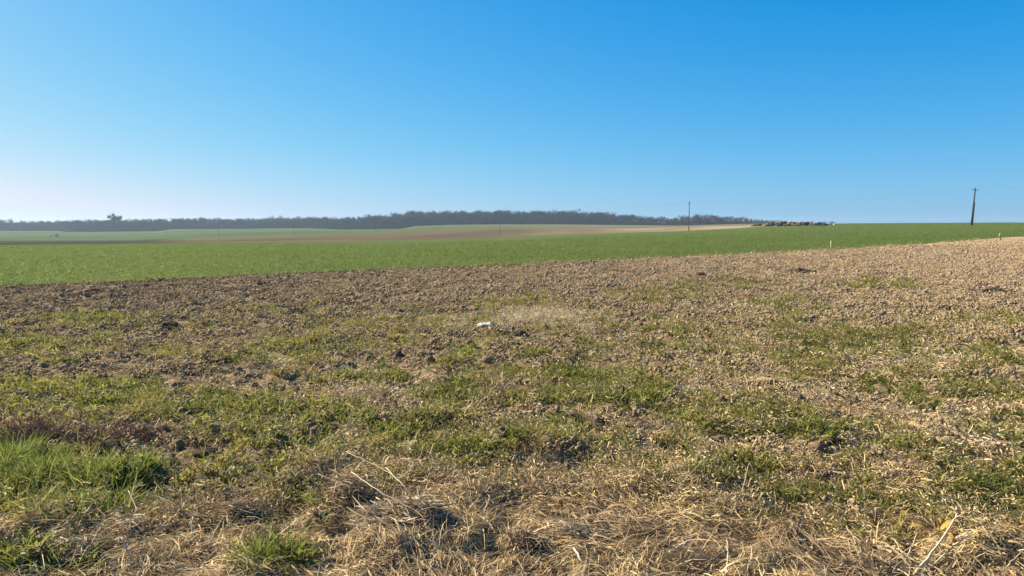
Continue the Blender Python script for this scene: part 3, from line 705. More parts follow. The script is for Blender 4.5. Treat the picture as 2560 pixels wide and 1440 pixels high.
def shrub(seed, h, w, n=260, mat=None):
    random.seed(seed); tr, tw = MB(), MB()
    for _ in range(9):
        a = random.uniform(0, 6.28); P = arc((random.gauss(0, w * .12), random.gauss(0, w * .12), -.1), a, random.uniform(.7, 1.45), h * random.uniform(.6, 1.), 4, random.uniform(-.2, .6), .1)
        tr.tube(P, np.linspace(.05, .015, 4), 4, random.random(), cap=False)
    for _ in range(n):
        u = np.array([random.gauss(0, 1), random.gauss(0, 1), random.gauss(0, 1)]); u /= np.linalg.norm(u); k = random.random() ** .45
        c = np.array([u[0] * w / 2 * k, u[1] * w / 2 * k, h * .52 + u[2] * h * .46 * k]); L = h * random.uniform(.08, .18)
        e = np.array([random.gauss(0, 1), random.gauss(0, 1), random.gauss(.5, .8)]); e /= np.linalg.norm(e); sd = np.cross(e, u); sd /= np.linalg.norm(sd) + 1e-9
        wd = L * .3
        tw.add([c - sd * wd / 2, c + sd * wd / 2, c + e * L, c + (e * .4 + sd * .6) * L], T=[[0, 1, 2], [0, 3, 1]], v=random.random())
    return tr.mesh('stem'), tw.mesh('crown')
PT = [bare_tree(200 + k, 14, random.uniform(.9, 1.3), 560, random.uniform(-.05, .2)) for k in range(7)]
UNIT = []
for T_, C_, top in PT:
    J = joined(T_, C_); UNIT.append((J, top))
    J.transform(Matrix.Scale(1 / top, 4))
SH = [joined(*shrub(300 + k, 1., 1.5, 260)) for k in range(4)]
C_tree = protos('bare_tree', [u[0] for u in UNIT], M_twig)
C_tree_red = protos('brown_tree', [u[0].copy() for u in UNIT[:5]], M_twig)
for o in C_tree_red.objects: o.data.materials.clear(); o.data.materials.append(M_twig_red)
C_shrub = protos('shrub', SH, M_twig)
SKYLINE = [(-500, 548), (-200, 548), (0, 547), (60, 550), (130, 549), (150, 548), (200, 545), (260, 546), (330, 545), (450, 543), (540, 541), (600, 543), (720, 541), (760, 538), (850, 537), (872, 541), (900, 536), (960, 532),
           (1000, 527), (1040, 524), (1100, 524), (1200, 522), (1300, 523), (1400, 524), (1440, 521), (1500, 527), (1560, 532), (1640, 540), (1680, 543), (1720, 534), (1760, 533), (1800, 535), (1860, 541), (1900, 546), (1950, 551), (1975, 555)]
def wood(name, label, x0, x1, rows, coll, gap=5.0, dshift=0., hk=1., shr=True):
    S = np.array(SKYLINE, float); pts, sc = [], []; sp, ss = [], []
    a3 = KN[3]
    for k in range(rows):
        px = x0 + random.uniform(0, 5)
        while px < x1:
            th = math.atan2(ray(px, 560)[0], ray(px, 560)[1]); rf = float(np.interp(th, a3[0], a3[1])); r = rf + 3 + dshift + k * 9 + random.uniform(-2, 3)
            xx, yy = r * math.sin(th), r * math.cos(th); z = float(land_z(xx, yy))
            fwd = yy * _cp; top = CAM_H + (HORIZON - np.interp(px, S[:, 0], S[:, 1])) / F_PX * yy
            H = max(3.0, (top - z)) * random.uniform(.76, 1.08) * hk * (1.0 if k else .88)
            pts.append((xx, yy, z - .2)); wd = random.uniform(.75, 1.1); sc.append((H * wd, H * wd, H))
            if shr and k < 4:
                for _ in range(3): sp.append((xx + random.uniform(-3, 3), yy - random.uniform(0, 4), z - .2)); q = H * random.uniform(.18, .34) * (1 + .25 * k); ss.append((q * 1.3, q * 1.3, q))
            px += gap * random.uniform(.7, 1.4) / r * F_PX
    scatter(name, coll, pts, np.array(sc), label, tilt=.03)
    if shr: scatter(name.replace('wood', 'undergrowth'), C_shrub, sp, np.array(ss), label.replace('wood', 'undergrowth at the foot of the wood'), tilt=.03)
random.seed(5)
wood('hazy_wood', 'thin hazy belt of distant wood beside the pale meadow', -420, 158, 5, C_tree, 5.)
wood('distant_wood', 'long blue grey leafless wood along the horizon', 158, 1690, 6, C_tree, 5.)
wood('brown_wood', 'brownish leafless wood behind the near dark pole', 1690, 1968, 5, C_tree_red, 4.5)

def tree_thing(name, px, top_y, Y, label, seed, spread=1., twigs=500, oval=1., dense=1., mat=None, wide=1., trunk_h=.3):
    T_, C_, top = bare_tree(seed, 14, spread, twigs, trunk_h, dense, oval)
    d = ray(px, 560); x = d[0] / d[1] * Y; z = float(land_z(x, Y)); H = CAM_H + (HORIZON - top_y) / F_PX * Y - z
    e = empty(name, (x, Y, z - .1)); s = H / top; e.scale = (s * wide, s * wide, s)
    link('trunk', T_, M_bark, e); link('crown', C_, mat or M_twig, e)
    return tag(e, label, 'tree', 'single trees standing out of the wood')
tree_thing('tall_tree', 286, 527.5, 836, 'tall tree with a broad round crown rising above the hazy wood', 31, 1.05, 1700, .9, 1.6, None, .82, .5)
tree_thing('bare_tree', 22, 541, 960, 'pale bare tree at the hazy far end of the wood', 32, 1.2, 420)
tree_thing('bare_tree', 52, 545, 930, 'thin bare tree with sky showing under it, at the wood end', 33, 1., 220)
tree_thing('bare_tree', 676, 533, 868, 'slender bare tree poking above the low stretch of wood', 34, .7, 260)
tree_thing('bare_tree', 704, 534, 868, 'twin slender bare tree just east of another above the wood', 35, .7, 260)
tree_thing('bare_tree', 1392, 517, 783, 'bare tree with a forked top over the highest stretch of wood', 36, .9, 330)
tree_thing('bare_tree', 1446, 518, 781, 'broad bare tree crowning the highest stretch of wood', 37, 1.2, 520)
tree_thing('bare_tree', 1536, 526, 765, 'dense bare tree before a notch in the wood skyline', 38, .9, 500)
tree_thing('bare_tree', 1652, 536, 738, 'lone spiky bare tree in the low saddle of the wood', 39, .6, 240)
tree_thing('bare_tree', 1740, 531, 716, 'brownish bare tree just behind the near dark pole', 40, 1.1, 500, mat=M_twig_red)

def shrub_thing(px, base_y, top_y, wpx, label, seed, mat=None, n=260, name='field_bush', Y=None):
    p = place(px, base_y, land_z) if Y is None else Vector(at_depth(px, base_y, Y))
    if Y is not None: p.z = float(land_z(p.x, p.y))
    k = p.y / F_PX; T_, C_ = shrub(seed, max(.4, (base_y - top_y) * k), wpx * k, n)
    e = empty(name, (p.x, p.y, p.z - .03)); link('stem', T_, M_bark, e); link('crown', C_, mat or M_twig, e)
    return tag(e, label, 'bush')
shrub_thing(142, 593, 583, 13, 'round dark bush standing alone in the pale meadow', 51)
shrub_thing(129, 592, 587, 6, 'tiny bush beside the round dark meadow bush', 52)

# ------------------------------------------------------------------ the heap of rubble at the field's crest
M_rub_red = mat_plain('red_brick_rubble', [(.3, (.085, .048, .033)), (.55, (.15, .088, .062)), (.8, (.23, .16, .118))], 1.4, .95, .8, .15)
M_rub_tan = mat_plain('tan_earth', [(.3, (.11, .080, .050)), (.55, (.19, .145, .092)), (.8, (.28, .225, .15))], 1.2, .95, .8, .15)
M_brick = mat_leafy('broken_brick', [(.1, (.10, .055, .038)), (.5, (.20, .11, .076)), (.95, (.32, .24, .18))], 0., None, .9, .1)
M_leaf_dark = mat_leafy('dark_evergreen', [(.1, (.012, .020, .010)), (.6, (.028, .042, .020)), (.95, (.055, .075, .035))], .1, None, .7)
def heap(px, base_y, top_y, wpx, mat, label, seed, bricks=70):
    p = place(px, base_y, land_z); k = p.y / F_PX; h = (base_y - top_y) * k; w = wpx * k / 2
    V, F = ICO3; W = V.copy(); n = fbm(V[:, 0] * 3.3 + seed * 3, V[:, 1] * 3.3 + V[:, 2] * 2.3, 4)
    W[:, 2] = np.maximum(W[:, 2], -.15); W *= (1 + .75 * n)[:, None]; W *= np.array([w * 1.25, w * .7, h * .85])
    e = empty('rubble_heap', (p.x, p.y, p.z)); link('mound', mesh_np('mound', W, F, None, False), mat, e)
    random.seed(seed); b = MB()
    for _ in range(bricks):
        i = random.randrange(len(W)); c = W[i]
        if c[2] < 0: continue
        R = Matrix.Rotation(random.uniform(0, 6.28), 3, 'Z') @ Matrix.Rotation(random.uniform(-1, 1), 3, 'X')
        b.box(c, np.array([.12, .06, .04]) * random.uniform(1.0, 3.4), np.array(R), random.random())
    o = b.build('brick_chunks', M_brick, e); o['kind'] = 'stuff'
    return tag(e, label, 'rubble heap', 'heaps of rubble along the crest of the green field')
heap(1900, 565, 559, 34, M_rub_tan, 'low tan earth heap at the wood end of the rubble row', 1, 20)
heap(1928, 565, 556, 30, M_rub_tan, 'lumpy tan earth heap with a reddish side', 2, 45)
heap(1955, 565, 553, 28, M_rub_tan, 'pale rounded earth heap, the tallest tan one', 3, 12)
heap(1985, 564, 555, 34, M_rub_red, 'low red brick heap next to the pale rounded heap', 4, 110)
heap(2012, 564, 554.5, 36, M_rub_red, 'long red brick heap in the middle of the rubble row', 5, 120)
heap(2046, 564, 555.5, 34, M_rub_tan, 'tan and pink rubble heap beside the dark shrubs', 6, 60)
shrub_thing(1938, 563, 548, 60, 'reddish thicket behind the pale rounded heap', 61, M_twig_red, 420, 'thicket', 262)
shrub_thing(2030, 564, 551, 7, 'narrow dark shrub upright on the red brick heap', 62, M_leaf_dark, 160)
shrub_thing(2062, 563, 552, 16, 'dark shrub at the crest end of the rubble row', 63, M_leaf_dark, 220)
shrub_thing(2080, 563, 552, 20, 'dark rounded shrub with a pale stone at its foot', 64, M_leaf_dark, 260)
p = place(2082, 563.5, land_z); W, F = lump(ICO2, 9, .2, .8)
tag(link('pale_stone', mesh_np('pale_stone', W * .34, F), M_white, None, (p.x, p.y - .9, p.z + .15)), 'pale stone at the foot of the dark crest shrub', 'stone')

# ------------------------------------------------------------------ the power line
POLES = [(2428, 563, 470, .06, 'stout dark power pole leaning on the crest of the green field'),
         (1722, 578, 506, 0., 'dark power pole at the field edge in front of the brown wood'),
         (1250, 591, None, 0., 'power pole in the tan stubble before the tall wood'),
         (940, 588, None, .0, 'power pole where brown strip meets green, before the wood'),
         (735, 589, None, 0., 'faint power pole before the low stretch of wood, fifth in line'),
         (548, 592, None, 0., 'faint power pole above the brown strip, sixth in line'),
         (420, 592, None, 0., 'very faint power pole in the hazy meadow, seventh in line')]
DIST = [160, 207, 257, 308, 360, 405, 450]
tops = []
line_dir = np.array([-49, 46.]); line_dir /= np.linalg.norm(line_dir); perp = np.array([line_dir[1], -line_dir[0]])
for (px, by, ty, lean, label), Y in zip(POLES, DIST):
    d = ray(px, by); x = d[0] / d[1] * Y; z = float(land_z(x, Y)); H = 8.0
    e = empty('power_pole', (x, Y, z)); e.rotation_euler = (0, lean, 0)
    b = MB(); b.tube([(0, 0, -.6), (0, 0, H * .35), (0, 0, H * .7), (0, 0, H)], (np.array([.17, .155, .135, .11]) * (1.1 if lean else (.72 if ty else .38))), 10, .5); b.build('pole', M_wood, e, smooth=True)
    if lean:       # the near pole stands on a doubled, bolted foot
        b = MB(); b.tube([(.22, .05, -.6), (.2, .05, 2.4), (.17, .03, H * .62)], [.17, .15, .12], 8, .4); b.build('brace_post', M_wood, e, smooth=True)
        for zz in (1.2, 3.2): b = MB(); b.tube([(-.2, .03, zz), (.42, .03, zz)], .05, 6); b.build('bolt_band', M_metal, e)
    ang = math.radians(-12) if lean else math.atan2(perp[1], perp[0]); c, s_ = math.cos(ang), math.sin(ang); Rz = np.array([[c, -s_, 0], [s_, c, 0], [0, 0, 1]])
    b = MB(); b.box((0, 0, H - .45), ((.72, .045, .05) if ty else (.6, .02, .02)), Rz); arm = b.build('crossarm', M_wood, e)
    for o_ in (-.62, 0, .62):
        q = Rz @ np.array([o_, 0, 0]); zz = H - .39 if o_ else H
        b = MB(); b.tube([(q[0], q[1], zz), (q[0], q[1], zz + .1), (q[0], q[1], zz + .12), (q[0], q[1], zz + .2), (q[0], q[1], zz + .27)], [.02, .02, .07, .06, .03], 8); b.build('insulator', M_ceramic, arm if o_ else e, smooth=True)
    tag(e, label, 'power pole', 'poles of the power line')
    tops.append([np.array([x + math.sin(lean) * H + (Rz @ np.array([o_, 0, 0]))[0], Y + (Rz @ np.array([o_, 0, 0]))[1], z + H * math.cos(lean) + (.1 if o_ == 0 else -.3) + .15]) for o_ in (-.62, 0, .62)])
first = [t + np.array([52, -48, .8]) for t in tops[0]]
for k in range(3):
    b = MB(); seq = [first[k]] + [t[k] for t in tops]
    for p, q in zip(seq[:-1], seq[1:]):
        t = np.linspace(0, 1, 9)[:, None]; P = p + (q - p) * t; P[:, 2] -= (4 * t * (1 - t))[:, 0] * .9
        b.tube(P, .004, 4, .5, cap=False)
    tag(b.build('power_cable', M_metal), ['thin overhead cable on the camera side of the power poles', 'thin overhead cable along the tops of the power poles', 'thin overhead cable on the wood side of the power poles'][k], 'cable', 'cables of the power line')

# ------------------------------------------------------------------ marker stakes at the wheat's edge
M_stake = mat_plain('pale_stake', [(.3, (.50, .47, .20)), (.7, (.62, .58, .30))], 8, .7, .2, .004)
M_stake2 = mat_plain('yellow_tag', [(.3, (.55, .47, .16)), (.7, (.66, .58, .26))], 8, .7, .2, .004)
p = place(2077, 623, land_z); k = p.y / F_PX
e = empty('marker_stake', p); b = MB(); b.tube([(0, 0, -.15), (.004, 0, 20 * k * .5), (0, 0, 20 * k)], [.032, .03, .026], 6); b.build('post', M_stake, e)
b = MB(); b.tube([(0, 0, 20 * k), (0, 0, 20 * k + .03)], [.03, .012], 6); b.build('cap', M_stake2, e)
tag(e, 'thin pale yellow stake at the edge of the green field', 'stake')
p = place(2500, 601, land_z); k = p.y / F_PX
e = empty('marker_stake', p); e.rotation_euler = (0, .06, 0); b = MB(); b.tube([(0, 0, -.15), (0, 0, 16 * k)], [.03, .025], 6); b.build('post', M_wood, e)
b = MB(); b.box((0, 0, 13 * k), (.10, .012, 4.2 * k)); b.build('tag_board', M_stake2, e)
tag(e, 'short stake with a pale tag where plough meets the crest', 'stake')

# ------------------------------------------------------------------ single things on the fallow field
def lump_thing(name, px, py, wpx, h_rel, mat, label, cat, seed, rough=.28, group=None, base=ICO3, freq=1.6, sink=.25, deep=1.):
    p = place(px, py); k = p.y / F_PX; w = wpx * k / 2
    W, F = lump(base, seed, rough, 1.0, freq); W = W * np.array([w, w * deep, w * h_rel])
    W[:, 2] = np.maximum(W[:, 2], -.3 * w * h_rel)
    return tag(link(name, mesh_np(name, W, F, None, False), mat, None, (p.x, p.y, p.z + w * h_rel * (.3 - sink))), label, cat, group)
lump_thing('white_stone', 1214, 822, 46, .45, M_white, 'white stone lying beside a patch of bright straw', 'stone', 11, .30, None, ICO3, 2.2, -.15)
lump_thing('molehill', 422, 829, 56, .62, M_clod_dark, 'dark rounded molehill beyond the green weeds', 'molehill', 12, .22, None, ICO3, 1.6, .0)
G = 'dark clods of soil on the fallow field'
for i, (px, py, w, h, lab) in enumerate([
        (1500, 1070, 50, .8, 'dark upright clod in the bare soil among the weeds'), (1440, 1048, 34, .6, 'small dark clod beside the upright clod'), (2362, 1100, 62, .6, 'broad dark clod by the straw, near the field corner'),
        (520, 1142, 66, .6, 'dark overhanging clod behind the fresh green grass'), (272, 1126, 60, .6, 'dark clod in the brown weed strip behind the grass'), (1065, 895, 40, .6, 'dark clod in the row of upturned soil past the weeds'),
        (990, 892, 34, .6, 'small dark clod west of another in the upturned soil'), (925, 897, 30, .6, 'low dark clod at the end of the upturned soil row'), (1300, 838, 36, .5, 'dark clod just below the bright straw patch'),
        (1580, 1105, 36, .7, 'dark clod on the straw between two green patches'), (2130, 1010, 34, .6, 'lone dark clod on pale straw'), (1750, 690, 24, .6, 'dark clod on the pale ploughed soil')]):
    lump_thing('soil_clod', px, py, w, h, M_clod_dark, lab, 'clod', 20 + i, .34, G, ICO2, 1.6, .08)
for (px, py, w, lab, s_) in [(2480, 728, 130, 'wide dark heap of fresh soil near the field crest', 41), (2335, 781, 120, 'dark crumbly soil heap amid dry grass', 42), (2000, 680, 84, 'far thin dark soil heap on the pale plough', 43)]:
    p = place(px, py); k = p.y / F_PX; W_ = w * k / 2; b = MB(); random.seed(s_)
    e = empty('soil_heap', p)
    V_, F_ = lump(ICO3, s_, .32, 1., 2.4); V_ = V_ * np.array([W_ * .8, W_ * .4, .10 * p.y / 17]); V_[:, 2] = np.maximum(V_[:, 2] - .01, -.06)
    V_[:, 2] += ground_z(p.x + V_[:, 0], p.y + V_[:, 1]) - p.z
    link('mound', mesh_np('mound', V_, F_, None, False), M_clod_dark, e)
    for _ in range(150):
        a = random.uniform(0, 6.28); r = W_ * random.random() ** .6; sz = random.uniform(.015, .05) * (1.15 - .6 * r / W_) * (p.y / 17) ** .8
        V_, F_ = lump(ICO1, random.uniform(0, 50), .3, .8); xx, yy = r * math.cos(a), .55 * r * math.sin(a)
        q = np.array([xx, yy, float(ground_z(p.x + xx, p.y + yy)) - p.z + .06 * (1 - r / W_)])
        b.add(V_ * sz + q, T=F_, v=random.random())
    b.build('soil_crumbs', M_clod_dark, e)['kind'] = 'stuff'
    tag(e, lab, 'soil heap', 'heaps of dark soil')

M_tuss = mat_leafy('tussock_straw', [(.05, (.10, .068, .04)), (.35, (.27, .19, .11)), (.65, (.47, .35, .21)), (.95, (.74, .60, .40))], .15, None, .7)
M_core = mat_plain('tussock_core', [(.3, (.11, .075, .04)), (.7, (.27, .19, .105))], 14, .95, .8, .02)
def tussock(px, py, wpx, hpx, label, seed, n=420, lean=(1, 0)):
    """a mound of collapsed dead grass: dark matted core, drooping blades, a few stiff stalks"""
    random.seed(seed); p = place(px, py); k = p.y / F_PX; w = wpx * k / 2; h = hpx * k
    e = empty('grass_tussock', (p.x, p.y, p.z - .01))
    W, F = lump(ICO3, seed, .3, 1., 2.2); W = W * np.array([w * .62, w * .42, h * .3]); W[:, 2] = np.maximum(W[:, 2], -.03)
    link('core', mesh_np('core', W, F, None, True), M_core, e)
    b = MB(); la = math.atan2(lean[1], lean[0])
    for _ in range(n):
        a = random.uniform(0, 6.28); r = random.random() ** .6; sk = random.gauss(0, .12)
        x_, y_ = w * (.78 * r * math.cos(a) + sk - .1 * math.cos(la)), w * .6 * r * math.sin(a); z_ = h * (.12 + .5 * math.sqrt(max(0, 1 - r * r)) * (1 + .6 * math.sin(3.1 * math.cos(a) * r + seed))) * random.uniform(.3, 1.)
        az = la + random.gauss(0, .45) + (math.pi if random.random() < .25 else 0) if random.random() < .72 else random.uniform(0, 6.28)
        L = random.uniform(.25, .9) * (w * .8 + h * .3); el = random.gauss(.05, .38); P = arc((x_, y_, z_), az, el, L, 4, el + random.uniform(-.1, .7), .10)
        P -= (P[1] - P[0]) * random.uniform(0, 1.2)
        P[:, 2] = np.maximum(P[:, 2], random.uniform(0, .02)); wd = random.choice((.002, .003, .004, .005, .008)) * random.uniform(.8, 1.2); b.ribbon(P, [wd, wd, wd * .8, wd * .3], random.random())
    b.build('blades', M_tuss, e)
    for _ in range(7):
        a = random.uniform(0, 6.28); P = arc((w * .5 * math.cos(a), w * .35 * math.sin(a), h * random.uniform(.3, .8)), la + random.gauss(0, .6) + (math.pi if random.random() < .3 else 0), random.gauss(.1, .3), random.uniform(.5, 1.2) * (w + h) * .7, 6, random.uniform(0, .5), .05)
        P[:, 2] = np.maximum(P[:, 2], .005); q = MB(); q.tube(P, np.linspace(.0032, .0016, 6), 5, random.uniform(.6, 1)); q.build('stalk', M_tuss, e)
    return tag(e, label, 'grass tussock', 'mounds of dead grass')
tussock(880, 1262, 190, 95, 'peaked mound of dead stalks above the broad dark leaves', 71, 700, (1, -.7))
tussock(1000, 1300, 240, 80, 'large sprawl of grey dead stalks falling away from the peaked mound', 81, 1000, (1, -.6))
tussock(1310, 1365, 170, 70, 'dark hollow mound of dead grass by the fallen stalks', 72, 420, (.3, -1))
tussock(1450, 1345, 150, 70, 'mound of dead grass leaning over, beside the dark hollow one', 73, 380, (1, -.4))
tussock(170, 1385, 260, 90, 'wide grey mound of dead grass below the fresh green grass', 74, 560, (1, -.6))
tussock(310, 1335, 150, 70, 'brown tussock with drooping blades next to the fresh grass', 75, 380, (.7, -.7))
tussock(525, 1405, 150, 60, 'small tussock with a dark underside above the pale twig', 76, 340, (.8, -.5))
tussock(600, 1285, 130, 45, 'reddish brown tussock near the dark broad leaves', 77, 320, (1, 0))
tussock(1085, 1300, 120, 70, 'small tussock with a dark shadowed side at the end of the stalk sprawl', 78, 300, (1, -.3))
tussock(1800, 1425, 330, 60, 'flat tangle of dead grass under the crossed stalks', 79, 620, (1, .2))
tussock(2180, 1430, 220, 50, 'low brown tangle of dead grass near the yellow leaves', 80, 420, (1, .2))

M_dock = mat_leafy('dark_broad_leaf', [(.1, (.03, .045, .014)), (.6, (.062, .085, .026)), (.95, (.14, .15, .05))], .35, None, .6, .2)
M_yellow = mat_leafy('withered_yellow_leaf', [(.1, (.30, .19, .045)), (.6, (.52, .36, .08)), (.95, (.62, .50, .16))], .35, None, .5, .3)
M_brownleaf = mat_leafy('withered_brown_leaf', [(.1, (.10, .045, .022)), (.6, (.21, .105, .05)), (.95, (.36, .22, .11))], .3, None, .6, .3)
def rosette(px, py, wpx, n, mat, label, seed, name, cat, el=(.1, .7), Wr=.38, extra=None, lift=0):
    random.seed(seed); p = place(px, py); k = p.y / F_PX; L = wpx * k / 2; e = empty(name, (p.x, p.y, p.z + .005 + lift))
    for j in range(n):
        b = MB(); az = j / n * 6.28 + random.gauss(0, .25); l = L * random.uniform(.65, 1.1)
        leaf(b, (0.02 * math.cos(az), .02 * math.sin(az), .01 + .01 * (j % 3)), az, random.uniform(*el), l, l * Wr * random.uniform(.8, 1.2), random.random(), .16, random.uniform(.6, 1.4), 6)
        b.build('leaf', (extra if extra and j % 3 == 2 else mat), e, smooth=True)
    return tag(e, label, cat)
rosette(800, 1332, 105, 15, M_dock, 'low plant with broad dark green leaves below the stalk mound', 91, 'broad_leaved_plant', 'plant', (.05, .9), .34, M_brownleaf, .03)
rosette(850, 1265, 80, 8, M_brownleaf, 'withered brown leaves hanging on the stalk mound', 92, 'withered_plant', 'plant', (.5, 1.3), .3, M_yellow, .05)
rosette(2340, 1366, 120, 13, M_yellow, 'withered plant with bright yellow leaves on the straw', 93, 'withered_plant', 'plant', (.2, 1.0), .26, M_brownleaf, .055)
rosette(2546, 1352, 90, 7, M_yellow, 'yellow leaved plant cut by the edge of the photo', 94, 'withered_plant', 'plant', (.2, .9), .34, M_brownleaf, .05)
rosette(2235, 1330, 60, 6, M_brownleaf, 'small withered plant with dark red leaves on straw', 95, 'withered_plant', 'plant', (.3, 1.2), .35)
rosette(535, 1325, 70, 7, M_dock, 'small dark leaved plant between two tussocks', 96, 'broad_leaved_plant', 'plant', (.1, .7), .4)

def tuft_thing(px, py, h, label, seed, n=90, R=.09, mat=None):
    p = place(px, py); me = grass_tuft(seed, n, (h * .4, h * 1.15), R, (.0035, .007))
    return tag(link('grass_tuft', me, mat or M_grass, None, (p.x, p.y, p.z - .005)), label, 'grass tuft', 'single tufts of fresh grass')
tuft_thing(680, 1415, .10, 'bright green grass tuft alone at the bottom in the straw', 401, 48, .07)
tuft_thing(640, 1425, .08, 'short green tuft beside the bright lone tuft', 402)
tuft_thing(205, 1190, .18, 'tall bright tuft in the middle of the fresh grass', 403)
tuft_thing(50, 1150, .22, 'tall green tuft in front of the red brown weeds', 404, 110)
tuft_thing(30, 1260, .17, 'dense yellow green tuft by the edge of the photo', 405, 130, .12)
tuft_thing(170, 1240, .14, 'green tuft at the near side of the fresh grass', 406)
tuft_thing(970, 1098, .12, 'small round green tuft alone in brown soil', 407, 120, .12, M_weed)
tuft_thing(820, 1262, .13, 'green tuft at the corner of the stalk mound', 408)

M_redweed = mat_leafy('red_brown_weed', [(.1, (.07, .035, .025)), (.6, (.15, .08, .055)), (.95, (.28, .18, .12))], .15, None, .7)
def weed_stand(px, py, h, label, seed, n=26):
    random.seed(seed); p = place(px, py); b = MB()
    for _ in range(n):
        x_, y_ = max(-.2, min(.2, random.gauss(0, .12))), random.gauss(0, .06); P = arc((x_, y_, -.02), random.uniform(0, 6.28), random.uniform(1.0, 1.5), h * random.uniform(.5, 1.1), 5, random.uniform(-.2, .6), .08)
        b.tube(P, np.linspace(.003, .0012, 5), 4, random.random())
        for j in range(5):
            q = P[random.randint(2, 4)]; b.ribbon(arc(q, random.uniform(0, 6.28), random.uniform(.2, 1.2), random.uniform(.02, .07), 3, .3), .003, random.random())
    return tag(b.build('dry_weed', M_redweed, None, p), label, 'weed', 'stands of dry red brown weed')
weed_stand(95, 1105, .32, 'red brown dry weed stems behind the fresh grass', 501)
weed_stand(180, 1095, .22, 'lower stand of red brown weed beside the tall stems', 502)
weed_stand(20, 1085, .24, 'sparse red brown weed at the edge of the photo', 503, 16)
weed_stand(285, 1112, .17, 'brown weed tangle by the dark clod behind the grass', 505, 70)
weed_stand(385, 1108, .15, 'low brown weed tangle at the far end of the weed strip', 506, 60)
weed_stand(60, 1118, .22, 'dense brown weed right behind the tall green tuft', 507, 80)
weed_stand(150, 1120, .18, 'dense low brown weed between the grass and the weed stems', 508, 80)
weed_stand(1345, 1140, .16, 'thin brown weed stems among green weeds by the single upright stalk', 504, 12)

M_stalk = mat_leafy('pale_stalk', [(.1, (.34, .26, .16)), (.6, (.52, .41, .27)), (.95, (.68, .58, .42))], .05, None, .6, .3)
def stalk(pts, label, r=.0035, seed=0, twigs=0, mat=None, name='dead_stalk'):
    """pts: (px, py, height above ground in m) along the stalk"""
    random.seed(seed); Q = []; r = r * 1.45
    for (px, py, hh) in pts:
        # the point seen at (px, py) that floats hh above the ground
        d = ray(px, py); dn = d / np.hypot(d[0], d[1]); t = np.linspace(2, 14, 1600); P = np.array([0, 0, CAM_H]) + dn * t[:, None]
        i = int(np.argmax(P[:, 2] <= ground_z(P[:, 0], P[:, 1]) + hh)); Q.append(P[i])
    Q = np.array(Q); t = np.linspace(0, len(Q) - 1, 4 * len(Q)); S = np.stack([np.interp(t, np.arange(len(Q)), Q[:, c]) for c in range(3)], 1)
    S[1:-1] = .25 * S[:-2] + .5 * S[1:-1] + .25 * S[2:]; S += np.random.default_rng(seed).normal(0, .002, S.shape)
    base = S[0].copy(); S = S - base
    b = MB(); b.tube(S, np.linspace(r, r * .5, len(S)), 6, random.uniform(.5, 1)); e = empty(name, base) if twigs else None
    if not twigs: return tag(b.build(name, mat or M_stalk, None, base, smooth=True), label, 'stalk', 'dead stalks standing or lying in the straw')
    b.build('stem', mat or M_stalk, e, smooth=True)
    for _ in range(twigs):
        q = S[random.randint(len(S) // 3, len(S) - 1)]; b = MB(); b.tube(arc(q, random.uniform(0, 6.28), random.uniform(-.2, .9), random.uniform(.04, .11), 4, .3, .1), np.linspace(r * .5, r * .25, 4), 5, random.random()); b.build('twig', mat or M_stalk, e)
    return tag(e, label, 'stalk', 'dead stalks standing or lying in the straw')
stalk([(1600, 1335, .01), (1680, 1240, .06), (1770, 1135, .16)], 'long pale stalk slanting up from the straw towards the green weeds', .0036, 1)
stalk([(1935, 1262, .01), (1905, 1208, .10), (1873, 1158, .20)], 'bent stalk whose tip is the peak of an inverted V', .0036, 2)
stalk([(1850, 1262, .0), (1858, 1215, .10), (1873, 1158, .21)], 'thin stalk forming the other half of the inverted V', .0026, 3)
stalk([(1392, 1258, .0), (1392, 1210, .10), (1391, 1166, .2)], 'single upright brown stalk at the edge of the straw', .003, 4, 0, M_redweed)
stalk([(2285, 1436, .02), (2340, 1370, .09), (2388, 1296, .16), (2396, 1282, .17)], 'thick pale stalk leaning over the yellow leaves', .0048, 5, 2)
stalk([(2300, 1438, .02), (2365, 1385, .05), (2430, 1330, .08)], 'pale stalk running beside the thick one under the yellow leaves', .0038, 6)
stalk([(2245, 1436, .02), (2275, 1375, .08), (2295, 1330, .12)], 'thin short stalk before the yellow leaves', .0028, 7)
stalk([(2515, 1418, .02), (2560, 1375, .08)], 'pale stalk cut off by the edge of the photo', .003, 8)
stalk([(300, 1414, .02), (400, 1416, .03), (490, 1424, .03), (530, 1411, .04), (600, 1421, .01)], 'pale crooked twig lying across the straw at the bottom', .0048, 9, 3, None, 'fallen_twig')
stalk([(340, 1440, .0), (325, 1390, .06), (305, 1345, .12)], 'pale stalk standing behind the crooked twig', .0045, 10)
stalk([(478, 1372, .0), (480, 1330, .07), (482, 1290, .13)], 'short upright pale stalk between the tussocks', .0034, 11, 2)
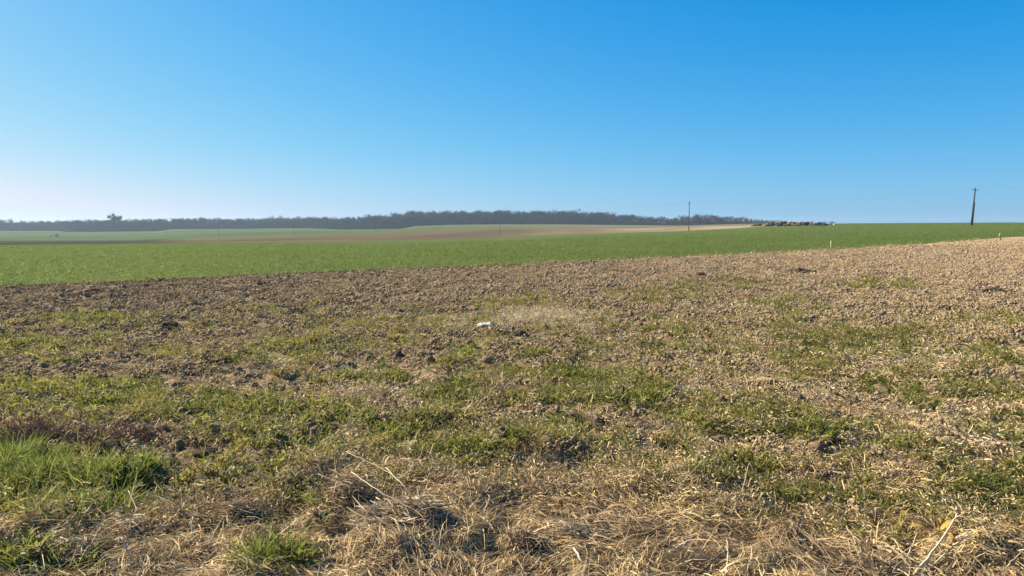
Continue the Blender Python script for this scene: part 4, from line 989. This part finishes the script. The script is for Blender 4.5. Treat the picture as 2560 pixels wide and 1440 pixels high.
stalk([(150, 1345, .08), (210, 1362, .08), (268, 1388, .04)], 'jointed pale stalk lying over the dark hollow of a mound', .0032, 12)
stalk([(150, 1372, .05), (180, 1400, .05), (205, 1425, .01)], 'pale stalk sloping down from the grey mound', .003, 13)
stalk([(1040, 1160, .25), (1000, 1200, .2), (955, 1170, .24), (865, 1130, .30)], 'long stalk arching from the top of the stalk mound', .0019, 14)
stalk([(880, 1180, .22), (940, 1225, .17), (1030, 1270, .12), (1080, 1315, .04)], 'pale stalk falling across the front of the stalk mound', .0019, 15)
stalk([(965, 1170, .24), (1010, 1215, .18), (1060, 1275, .10), (1100, 1320, .03)], 'second pale stalk across the stalk mound', .0019, 16)
stalk([(1520, 1420, .02), (1560, 1390, .05)], 'short thick grey stalk at the bottom in the tangle', .005, 17)
stalk([(1435, 1370, .06), (1450, 1400, .05), (1500, 1440, .01)], 'pale stalk sloping away beside the leaning mound', .0042, 18)
stalk([(1815, 1440, .03), (1820, 1390, .08), (1818, 1350, .12)], 'upright pale stalk in the flat tangle', .0036, 19)
stalk([(330, 1140, .03), (375, 1138, .04)], 'flat broken stalk lying behind the fresh grass', .006, 20)
stalk([(180, 1050, .12), (230, 1068, .08), (300, 1072, .02)], 'pale stalk bowed over the brown weed strip', .003, 21)

# ------------------------------------------------------------------ haze over the whole valley
hz = MB(); zlo, zhi = float(land_rz(THW, np.full(NT, R_MAX)).min()) - 1.5, 21.0
hz.box((0, 0, (zlo + zhi) / 2), (R_MAX + 40, R_MAX + 40, (zhi - zlo) / 2))
mh = bpy.data.materials.new('haze'); mh.use_nodes = True; nt = mh.node_tree; nt.nodes.clear()
o_ = nt.nodes.new('ShaderNodeOutputMaterial'); pv = nt.nodes.new('ShaderNodeVolumePrincipled')
pv.inputs['Color'].default_value = (.60, .80, 1.0, 1); pv.inputs['Density'].default_value = HAZE; pv.inputs['Anisotropy'].default_value = .2
nt.links.new(pv.outputs[0], o_.inputs['Volume'])
haze = hz.build('haze', mh); tag(haze, 'thin pale haze in the air over the fields', kind='stuff')
